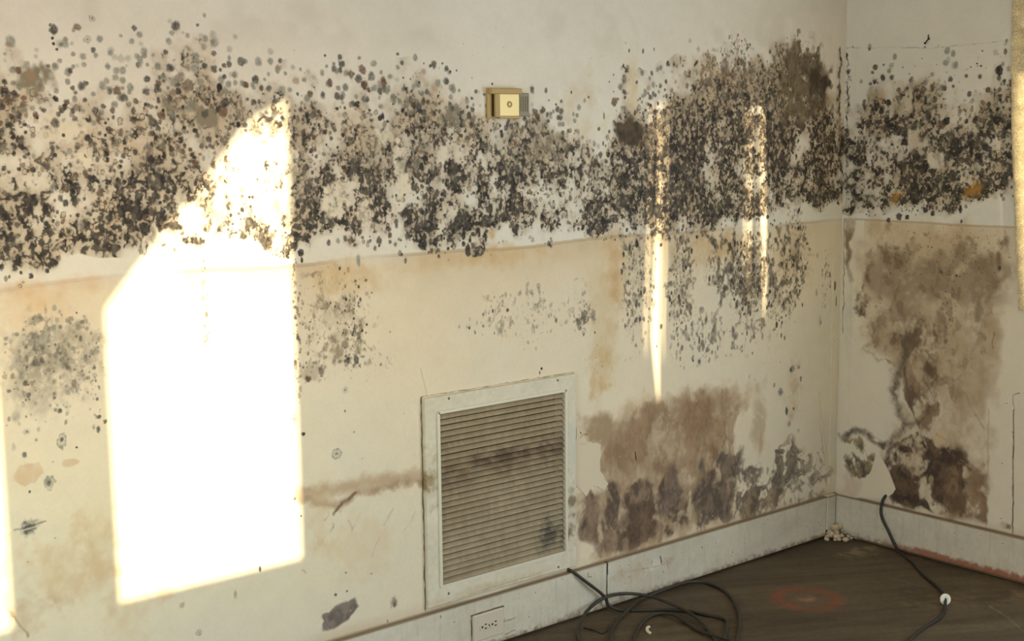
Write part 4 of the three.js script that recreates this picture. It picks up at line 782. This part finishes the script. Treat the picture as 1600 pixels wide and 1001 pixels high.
// paint and paper layers standing proud of the damaged plaster, wearing the wall's own surface
function flake(name, pts, lift, parent, side, mat, curl = 0) {
  const s = new THREE.Shape(); const n = pts.length / 2;
  for (let i = 0; i < n; i++) {                     // ragged torn outline
    const a = [pts[2 * i], pts[2 * i + 1]], b = [pts[(2 * i + 2) % pts.length], pts[(2 * i + 3) % pts.length]], L = Math.hypot(b[0] - a[0], b[1] - a[1]), m = Math.max(1, Math.round(L / 0.012));
    for (let k = 0; k < m; k++) { const t = k / m, j = k ? (rnd() - 0.5) * 0.006 : 0, x = lerp(a[0], b[0], t) + j, y = lerp(a[1], b[1], t) + (k ? (rnd() - 0.5) * 0.006 : 0); i + k ? s.lineTo(x, y) : s.moveTo(x, y); }
  }
  s.closePath();
  let g = new THREE.ExtrudeGeometry(s, { depth: lift, bevelEnabled: false });
  if (side === 'R') { g.rotateY(Math.PI / 2); g.scale(-1, 1, -1); const idx = g.attributes.position; }
  return part(name, mapped(g, side), mat, parent);
}
flake('paint_flake', [-1.366, .626, -1.316, .572, -1.257, .554, -1.263, .468, -1.225, .419, -1.243, .4, -1.294, .425, -1.323, .394, -1.373, .441], 0.002, wallLeft, 'L', M.plaster);
flake('paint_flake', [-.658, .548, -.593, .571, -.488, .577, -.397, .546, -.37, .494, -.413, .429, -.466, .385, -.537, .382, -.589, .368, -.615, .461, -.646, .48], 0.002, wallLeft, 'L', M.wallLeft);

// white paper flap left beside the cable on the right wall
{
  const pts = [.185, .356, .206, .335, .241, .288, .27, .23, .257, .208, .216, .184, .103, .166, .13, .224, .162, .28];
  const s = new THREE.Shape(), n = pts.length / 2;
  for (let i = 0; i < n; i++) i ? s.lineTo(pts[2 * i], pts[2 * i + 1]) : s.moveTo(pts[0], pts[1]);
  s.closePath();
  const g = new THREE.ExtrudeGeometry(s, { depth: 0.004, bevelEnabled: false }).rotateY(-Math.PI / 2);   // face towards the room
  part('paper_flap', g, M.paper, wallRight);
}
// loosened joint tape folded out of the corner
{
  const c = (pts, r) => { const g = tube(pts.map((p) => new THREE.Vector3(...p)), r, 24, 6); return g; };
  part('joint_tape', [c([[-.119, .575, 0.001], [-.103, .454, 0.003], [-.08, .351, 0.005], [-.053, .258, 0.002]], 0.004).scale(1, 1, 0.8)], M.plaster, wallLeft);
  const strip = (x0, x1, z0, z1, y0, y1) => { const b = new THREE.BoxGeometry(x1 - x0, y1 - y0, z1 - z0, 1, 40, 1), p = b.attributes.position; for (let i = 0; i < p.count; i++) { const y = p.getY(i); p.setX(i, p.getX(i) + (noise(y * 14, 2, 5) - 0.5) * 0.008 * (x1 - x0 > z1 - z0)); p.setZ(i, p.getZ(i) + (noise(y * 14, 4, 5) - 0.5) * 0.008 * (z1 - z0 > x1 - x0)); } b.computeVertexNormals(); return b.translate((x0 + x1) / 2, (y0 + y1) / 2, (z0 + z1) / 2); };
  part('joint_tape', mapped(strip(-0.046, -0.008, -0.001, 0.0025, 0.2, 1.21), 'L'), M.wallLeft, wallLeft);
  part('joint_tape', mapped(strip(-0.0025, 0.001, 0.012, 0.05, 0.24, 1.215), 'R'), M.wallRight, wallRight);
  part('joint_tape', mapped(strip(-0.0025, 0.001, 0.014, 0.05, 1.3, 1.86), 'R'), M.wallRight, wallRight);
}

// ---------------------------------------------------------------- return air grille
{
  const X0 = -1.968, X1 = -1.378, Y0 = 0.178, Y1 = 0.803, cx = (X0 + X1) / 2, V = VENT, T = 0.013;
  const t = thing('air_grille', 'square off-white return air grille with dusty grey-brown slats low on the left wall', 'grille', cx, Y0, 0);
  const loc = (g) => g.translate(-cx, -Y0, 0);
  const s = new THREE.Shape([[X0, Y0], [X1, Y0], [X1, Y1], [X0, Y1]].map(([x, y]) => new THREE.Vector2(x, y))), h = new THREE.Path();
  const i = 0.004; h.moveTo(V.x0 + i, V.y0 + i); h.lineTo(V.x0 + i, V.y1 - i); h.lineTo(V.x1 - i, V.y1 - i); h.lineTo(V.x1 - i, V.y0 + i); h.closePath(); s.holes.push(h);
  const fg = new THREE.ExtrudeGeometry(s, { depth: T - 0.003, bevelEnabled: true, bevelThickness: 0.003, bevelSize: 0.002, bevelSegments: 2, bevelOffset: -0.002 });
  part('frame', loc(mapped(fg, 'V')), M.frame, t);
  const L = 0.006, a = V.x0 + 0.004, b = V.x1 - 0.004, c = V.y0 + 0.004, d = V.y1 - 0.004;      // raised inner lip
  part('inner_lip', [box(a - 0.003, a + L, c, d, -0.03, T + 0.004), box(b - L, b + 0.003, c, d, -0.03, T + 0.004), box(a, b, d - L, d + 0.003, -0.03, T + 0.004), box(a, b, c - 0.003, c + L, -0.03, T + 0.002)].map(loc), M.lip, t);
  part('duct', [box(V.x0 + 0.001, V.x1 - 0.001, V.y0 + 0.001, V.y1 - 0.001, -0.115, -0.11), box(V.x0 + 0.0005, V.x0 + 0.003, V.y0, V.y1, -0.115, -0.032), box(V.x1 - 0.003, V.x1 - 0.0005, V.y0, V.y1, -0.115, -0.032)].map(loc), M.duct, t);
  const N = 29, y0 = c + L, y1 = d - L, pitch = (y1 - y0) / N;
  const prof = new THREE.Shape([[0.004, 0], [0.006, 0.0008], [0.002, pitch * 0.42], [-0.0035, pitch * 0.76], [-0.0047, pitch * 0.72], [0.0005, pitch * 0.38]].map(([z, y]) => new THREE.Vector2(z, y)));
  for (let k = 0; k < N; k++) {
    const g = new THREE.ExtrudeGeometry(prof, { depth: b - a - 2 * L, bevelEnabled: false }).rotateY(Math.PI / 2);
    // the profile's first axis now runs along -z: turn it to face the room
    g.translate(0, 0, 0); g.scale(1, 1, -1); const p = g.attributes.position.array, n = g.attributes.normal.array;
    for (let q = 0; q < p.length; q += 9) for (let e = 0; e < 3; e++) { let w = p[q + 3 + e]; p[q + 3 + e] = p[q + 6 + e]; p[q + 6 + e] = w; }
    g.computeVertexNormals();
    const tilt = (rnd() - 0.5) * 0.0008;
    g.translate(a + L, y0 + k * pitch + tilt, 0.006);
    mapped(g, 'V'); part('slat', loc(g), M.slat, t);
  }
  for (const [x, y] of [[-1.881, .793], [-1.455, .792], [-1.894, .207], [-1.457, .191]]) {
    const g = mergeGeometries([new THREE.SphereGeometry(0.0042, 10, 6, 0, 6.2832, 0, 1.57).scale(1, 0.5, 1), new THREE.BoxGeometry(0.006, 0.0006, 0.001).translate(0, 0.002, 0)]).rotateX(Math.PI / 2);
    part('screw', g.translate(x - cx, y - Y0, T), M.screw, t);
  }
}

// ---------------------------------------------------------------- thermostat
{
  const [ax, ay] = [-1.718, 1.596], [bx, by] = [-1.598, 1.685], w = bx - ax, h = by - ay;
  const t = thing('thermostat', 'square brass-coloured thermostat without its cover among the mould high on the left wall', 'thermostat', ax, ay, 0);
  const X = (f) => f * w;
  part('base_plate', box(0, w, 0.002, h, 0, 0.008, 0.002), M.olive, t);
  part('side_rib', box(X(0.135), X(0.155), h * 0.08, h * 0.86, 0.006, 0.014), M.slot, t);
  part('housing', [box(X(0.16), X(0.32), h * 0.05, h * 0.9, 0.006, 0.02, 0.003), box(X(0.3), X(0.95), h * 0.0, h * 0.1, 0.006, 0.02, 0.002), box(X(0.02), X(1.0), h * 0.8, h * 0.985, 0.006, 0.024, 0.003)], M.olive, t);
  part('face_plate', box(X(0.3), X(0.935), h * 0.085, h * 0.81, 0.006, 0.018, 0.002), M.gold, t);
  const dial = new THREE.LatheGeometry([[0.0001, 0.0], [0.0045, 0.0], [0.006, 0.003], [0.0085, 0.003], [0.0095, 0.0]].map((p) => new THREE.Vector2(...p)), 24).rotateX(Math.PI / 2);
  part('dial', dial.translate(X(0.62), h * 0.47, 0.0175), M.olive, t);
  part('dial_pointer', new THREE.CylinderGeometry(0.0034, 0.0034, 0.004, 12).rotateX(Math.PI / 2).translate(X(0.61), h * 0.47, 0.019), M.gold, t);
  const [cx0] = [-1.605, 1.67], [cx1, cy1] = [-1.565, 1.671], [, cy0] = [-1.566, 1.603];
  const sb = part('side_block', box(cx0 - ax, cx1 - ax, cy0 - ay, cy1 - ay, 0, 0.016, 0.002), M.grey, t);
  const bw = cx1 - cx0;
  for (const f of [0.2, 0.42, 0.64, 0.84]) part('rib', box(cx0 - ax + bw * f - 0.0012, cx0 - ax + bw * f + 0.0012, cy0 - ay + 0.014, cy1 - ay - 0.01, 0.015, 0.018), M.grey, sb);
}

// ---------------------------------------------------------------- wall outlet set sideways in the skirting
{
  const [ax, ay] = [-1.811, .039], [bx, by] = [-1.691, .11], x0 = -1.809, x1 = -1.691, yc = 0.075, Z = 0.016;
  const t = thing('power_outlet', 'off-white double power outlet set sideways in the left skirting board', 'outlet', (x0 + x1) / 2, yc - 0.04, Z);
  const w = x1 - x0, h = 0.082;
  part('cover_plate', box(-w / 2, w / 2, 0, h, -0.002, 0.006, 0.003), M.plate, t);
  for (const sx of [-0.0195, 0.0195]) {
    const r = part('receptacle', new THREE.CylinderGeometry(0.0165, 0.0165, 0.005, 24).scale(1, 1, 0.82).rotateX(Math.PI / 2).translate(sx, h / 2, 0.0055), M.plate, t);
    for (const dy of [-0.0062, 0.0062]) part('slot', box(sx + 0.001, sx + 0.0095, h / 2 + dy - 0.0018, h / 2 + dy + 0.0018, 0.006, 0.0084), M.slot, r);
    part('ground_hole', new THREE.CylinderGeometry(0.0036, 0.0036, 0.0028, 12).rotateX(Math.PI / 2).translate(sx - 0.0075, h / 2, 0.0071), M.slot, r);
  }
  part('screw', new THREE.CylinderGeometry(0.003, 0.003, 0.002, 12).rotateX(Math.PI / 2).translate(0, h / 2, 0.0065), M.screw, t);
}

// ---------------------------------------------------------------- cables
const V3 = (...a) => new THREE.Vector3(...a);
{
  const pts = [V3(-1.405, .169, -0.01), V3(-1.397, .162, 0.014), V3(-1.355, .125, 0.028), V3(-1.269, .049, 0.034), V3(-1.259, .025, .035), V3(-1.231, .006, .054), V3(-1.182, .006, .105), V3(-1.115, .006, .157), V3(-1.074, .006, .209), V3(-1.051, .006, .277), V3(-1.036, .006, .329), V3(-1.042, .006, .353), V3(-1.079, .006, .388), V3(-1.182, .006, .462), V3(-1.358, .006, .565), V3(-1.338, .006, .645), V3(-1.171, .006, .602), V3(-1.174, .013, .479), V3(-1.179, .012, .422), V3(-1.174, .006, .355), V3(-1.151, .006, .279), V3(-1.143, .012, .216), V3(-1.156, .006, .167), V3(-1.221, .006, .172), V3(-1.303, .006, .218), V3(-1.387, .006, .279), V3(-1.531, .006, .412), V3(-1.601, .006, .413), V3(-1.514, .006, .297), V3(-1.44, .006, .233), V3(-1.389, .006, .186), V3(-1.296, .006, .12), V3(-1.24, .012, .099), V3(-1.14, .01, .052), V3(-1.061, .009, .035), V3(-.987, .014, .035), V3(-.872, .012, .035), V3(-.819, .006, .059), V3(-.824, .006, .133), V3(-.857, .006, .207), V3(-.932, .006, .304), V3(-1.015, .006, .385), V3(-1.138, .006, .48), V3(-1.426, .02, .673), V3(-1.646, .006, .61), V3(-1.656, .006, .364), V3(-1.512, .006, .169), V3(-1.461, .006, .107), V3(-1.399, .03, .068), V3(-1.323, .041, .035), V3(-1.265, .053, .035), V3(-1.177, .043, .035), V3(-1.114, .03, .068), V3(-1.108, .03, .138), V3(-1.092, .016, .214), V3(-1.116, .012, .302), V3(-1.155, .006, .38), V3(-1.2, .006, .446), V3(-1.33, .006, .59)];
  const t = thing('cable', 'long dark olive cable out of the left skirting, coiled in loops on the floor', 'cable');
  part('sheath', tube(pts, 0.0056, 700, 8), M.cableOlive, t);
}
{
  const pts = [V3(0.01, ...[.235, .205].reverse()).set(0.01, [.235, .205][1], [.235, .205][0]), V3(-0.012, [.227, .189][1], [.227, .189][0]), V3(-0.026, [.226, .132][1], [.226, .132][0]), V3(-.03, .068, .266), V3(-.03, .009, .307), V3(-.106, .005, .423), V3(-.177, .005, .502), V3(-.222, .005, .562), V3(-.264, .005, .622), V3(-.319, .008, .678), V3(-.384, .014, .726), V3(-.418, .008, .746), V3(-.466, .005, .771), V3(-.516, .005, .788), V3(-.566, .005, .797), V3(-.624, .005, .804), V3(-.758, .005, .835), V3(-.912, .005, .894), V3(-1.072, .005, .939)];
  const t = thing('cable', 'thin black cable hanging from a hole in the right wall onto the floor', 'cable');
  part('sheath', tube(pts, 0.0052, 300, 8), M.cableBlack, t);
  const c = V3(-.383, .018, .725);
  const b = thing('cable_bushing', 'small round white bushing threaded on the thin black cable on the floor', 'bushing', c.x, 0, c.z);
  const g = new THREE.LatheGeometry([[0.0048, -0.004], [0.0165, -0.004], [0.0185, -0.002], [0.0185, 0.002], [0.0165, 0.004], [0.0048, 0.004], [0.0048, -0.004]].map((p) => new THREE.Vector2(...p)), 32).rotateX(Math.PI / 2);
  const d = part('disc', g, M.white, b); d.position.y = 0.0182; d.rotation.set(-0.25, -0.5, 0);
}

// ---------------------------------------------------------------- small things
function nail(label, x, y, z, nx, nz, len, r, mat = M.iron, drop = 0) {
  const t = thing('nail', label, 'nail', x, y, z);
  const q = new THREE.Quaternion().setFromUnitVectors(V3(0, 1, 0), V3(nx, drop, nz).normalize());
  part('shank', new THREE.CylinderGeometry(r * 0.5, r * 0.5, len, 8).translate(0, len / 2 - 0.004, 0).applyQuaternion(q), mat, t);
  part('head', new THREE.CylinderGeometry(r, r * 0.9, r * 0.5, 12).translate(0, len - 0.004, 0).applyQuaternion(q), mat, t);
}
{ const [z, y] = [.347, 1.867]; nail('single dark nail in the clean plaster at the top of the right wall', 0, y, z, -1, -0.1, 0.03, 0.0042, M.iron, -0.9); }
{ const [x, y] = [-1.16, 1.76]; nail('short bright nail on the left wall, between the thermostat and the corner', x, y, 0, 0.2, 1, 0.022, 0.0045, M.screw, -0.8); }
{
  const [x, y] = [-1.333, .585];
  const t = thing('paint_curl', 'curled sliver of peeling paint beside the right edge of the air grille', 'paint flake', x, y, 0.002);
  const g = new THREE.CylinderGeometry(0.018, 0.018, 0.009, 20, 1, true, 2.2, 2.2).rotateX(Math.PI / 2);
  const in2 = new THREE.RingGeometry(0.0165, 0.018, 20, 1, 3.6, 2.2);
  part('curl', [g, in2.translate(0, 0, 0.0045)], M.plaster, t);
}
{
  const [x, z] = [-1.274, .246];
  const t = thing('plaster_chip', 'small pale crescent-shaped chip lying on the floor inside the cable loops', 'chip', x, 0, z);
  const s = new THREE.Shape(); s.absarc(0, 0, 0.022, 1.9, 4.2, false); s.absarc(0.008, 0, 0.021, 4.0, 2.1, true); s.closePath();
  part('chip', new THREE.ExtrudeGeometry(s, { depth: 0.004, bevelEnabled: true, bevelSize: 0.001, bevelThickness: 0.001, bevelSegments: 1 }).scale(0.8, 1.5, 1).rotateX(-Math.PI / 2).rotateY(-0.7).translate(0, 0.001, 0), M.paper, t);
}
{
  const t = thing('wire_scrap', 'short kinked scrap of dark wire on the floor at the foot of the left skirting', 'wire');
  part('wire', tube([V3(-1.418, .088, 0).set([-1.418, .088][0], 0.002, [-1.418, .088][1]), V3([-1.41, .132][0], 0.003, [-1.41, .132][1]), V3([-1.41, .161][0], 0.002, [-1.41, .161][1]), V3([-1.386, .16][0], 0.004, [-1.386, .16][1]), V3([-1.359, .14][0], 0.01, [-1.359, .14][1])], 0.0022, 40, 6), M.cableBlack, t);
}
{
  // crumbled filler heaped in the corner
  const gs = [];
  for (let k = 0; k < 46; k++) {
    const r = lerp(0.004, 0.016, rnd() ** 2), g = mergeVertices(new THREE.IcosahedronGeometry(r, 1)), p = g.attributes.position, a = rnd() * 50;
    for (let i = 0; i < p.count; i++) { const x = p.getX(i), y = p.getY(i), z = p.getZ(i), f = 0.7 + 0.6 * noise(x / r * 1.3 + a, y / r * 1.3 + z / r, k); p.setXYZ(i, x * f, y * f * 0.75, z * f); }
    g.computeVertexNormals();
    const d = rnd() ** 1.2, an = rnd() * 1.57, rad = 0.022 + d * 0.09;
    g.translate(-0.018 - Math.sin(an) * rad * 0.75, r * 0.5 + (1 - d) * 0.05 * rnd(), 0.018 + Math.cos(an) * rad * 0.75);
    gs.push(g);
  }
  const m = part('plaster_rubble', gs, M.rubble, scene);
  m.userData = { label: 'crumbled pale plaster heaped on the floor in the room corner', category: 'rubble', kind: 'stuff' };
}

// ---------------------------------------------------------------- drapes and the gold curtain
function sheet(left, right, y0, y1, z, folds, amp, thick = 0.004, nx = 60, ny = 40, ph = 0) {   // left/right: y -> x
  const front = [], idx = [], cols = nx + 1, rows = ny + 1;
  for (const side of [1, -1]) for (let j = 0; j < rows; j++) for (let i = 0; i < cols; i++) {
    const y = lerp(y0, y1, j / ny), s = i / nx;
    front.push(lerp(left(y), right(y), s), y, z + Math.sin(s * folds * 6.2832 + ph + 0.3 * Math.sin(y * 2)) * amp * (0.8 + 0.2 * Math.sin(y * 3 + s * 5)) + (side * thick) / 2);
  }
  const o = cols * rows;
  for (let j = 0; j < ny; j++) for (let i = 0; i < nx; i++) {
    const a = j * cols + i, b = a + 1, c = a + cols, d = c + 1;
    idx.push(a, b, d, a, d, c, o + a, o + d, o + b, o + a, o + c, o + d);
  }
  const wall = (a, b) => idx.push(a, o + a, o + b, a, o + b, b);
  for (let j = 0; j < ny; j++) { wall(j * cols + cols, j * cols); wall(j * cols + nx, (j + 1) * cols + nx); }
  for (let i = 0; i < nx; i++) { wall(i, i + 1); wall(ny * cols + i + 1, ny * cols + i); }
  const g = new THREE.BufferGeometry(); g.setAttribute('position', new THREE.Float32BufferAttribute(front, 3)); g.setIndex(idx);
  const uv = new Float32Array((front.length / 3) * 2); for (let i = 0; i < front.length / 3; i++) { uv[2 * i] = front[3 * i] * 4; uv[2 * i + 1] = front[3 * i + 1] * 4; }
  g.setAttribute('uv', new THREE.BufferAttribute(uv, 2)); g.computeVertexNormals(); return g;
}
const curve = (pts) => (y) => { let i = 0; while (i < pts.length - 2 && y > pts[i + 1][1]) i++; const t = clamp((y - pts[i][1]) / (pts[i + 1][1] - pts[i][1])); return lerp(pts[i][0], pts[i + 1][0], t); };
// where a mark of light on the left wall crosses a drape hanging at z
const back = (z) => ([x, y]) => [x - AZ * z, y + TAN * Math.hypot(1, AZ) * z];
function drape(label, left, right, y0, y1, z, folds, amp) { const t = thing('drape', label, 'drape'); part('cloth', sheet(left, right, y0, y1, z, folds, amp), M.drape, t); return t; }
{
  const z = 4.34, edge = [[-2.942, .495], [-2.906, 1.091], [-2.898, 1.142], [-2.869, 1.178], [-2.829, 1.221], [-2.777, 1.28], [-2.714, 1.35], [-2.642, 1.421], [-2.568, 1.503], [-2.511, 1.567], [-2.473, 1.603], [-2.397, 1.634], [-2.338, 1.673]].map(back(z)).sort((a, b) => a[1] - b[1]);
  drape('brown drape added behind the viewer to cut the corner of the sun patch', () => -4.4, (y) => curve(edge)(y) - 0.004, 0.8, 2.3, z, 5, 0.02);  // unseen drape added so its edge cuts the sunlight diagonally
}
{
  const z = 4.34, B = back(z), w = 0.011;
  const c1 = [[-.979, .507], [-1.006, .892], [-.996, 1.147], [-.986, 1.462], [-.994, 1.729]].map(B).sort((a, b) => a[1] - b[1]);
  const e1 = (d, ...f) => curve(c1.map(([x, y], i) => [x + d * f[i], y]));
  const c2 = [[-.551, .707], [-.559, 1.118], [-.556, 1.453], [-.557, 1.781]].map(B).sort((a, b) => a[1] - b[1]);
  const c3 = [[-.441, .712], [-.451, 1.111], [-.467, 1.451], [-.482, 1.783]].map(B).sort((a, b) => a[1] - b[1]);
  const off = (c, d, g = 0, low = 0) => curve(c.map(([x, y], i) => [x + g + (i ? d : low), y]));
  const y1 = 2.3; let fold = 0; const cloth = (label, l, r, f) => drape(label, l, r, 0.8, y1, z + 0.006 * (fold++ % 2 ? 1 : -1), f, 0.0);  // unseen drape strips, with extra gaps added to shape the light slivers
  cloth('closed brown drape, broadest panel of the curtained window', () => -2.82, e1(-1, 0.035, 0.05, 0.048, 0.044, 0.038), 7);
  cloth('brown drape strip added left of the widest gap of daylight', e1(-1, 0.055, 0.047, 0.044, 0.042, 0.037), e1(-0.019, -0.4, 1.1, 1, 0.5, 0.2), 1);
  cloth('brown drape strip added right of the widest gap of daylight', e1(0.019, -0.4, 1, 0.9, 0.5, 0.2), e1(1, 0.042, 0.034, 0.034, 0.03, 0.03), 1);
  cloth('closed brown drape between two groups of daylight gaps', e1(1, 0.028, 0.037, 0.036, 0.034, 0.032), off(c2, -0.005, 0, 0.007), 3);
  cloth('added drape strip shaping faint sunlight beside the left narrow gap', off(c2, 0.005, 0, -0.007), off(c2, -0.0035, 0.025, 0.007), 1);
  cloth('added drape strip shaping faint sunlight between the narrow gaps', off(c2, 0.0035, 0.025, -0.007), off(c3, -0.0035, -0.03, 0.007), 1);
  cloth('added drape strip shaping faint sunlight beside the right narrow gap', off(c3, 0.0035, -0.03, -0.007), off(c3, -0.009, 0, 0.008), 1);
  cloth('closed brown drape at the right end of the curtained window', off(c3, 0.009, 0, -0.008), () => -1.33, 3);
}
{
  drape('narrow brown drape added to trim the sunbeam of the small high window', () => -1.24, curve([[-1.078, 1.3], [-1.085, 1.45], [-1.098, 1.7], [-1.105, 1.95], [-1.105, 2.3]]), 1.3, 2.3, 4.34, 2, 0.004);  // unseen drape added to keep the beam off the bare wall
  const t = thing('curtain', 'gold woven curtain edge catching the sun at the right end of the right wall', 'curtain');
  const zl = curve([[.746, .946], [.73, 1.127], [.71, 1.341], [.691, 1.553], [.68, 1.806], [.673, 2.055]].map(([z, y]) => [z, y]).sort((a, b) => a[1] - b[1]));
  const g = sheet((y) => zl(y) - 0.01, () => 1.25, 0.945, 2.12, 0, 7, 0.004, 0.004, 60, 40, 1).rotateY(-Math.PI / 2).translate(-0.011, 0, 0);
  part('cloth', g, M.curtain, t);
  part('rod', new THREE.CylinderGeometry(0.007, 0.007, 0.75, 12).rotateX(Math.PI / 2).translate(-0.012, 2.13, 0.96), M.wood, t);
}
renderer.render(scene, camera);
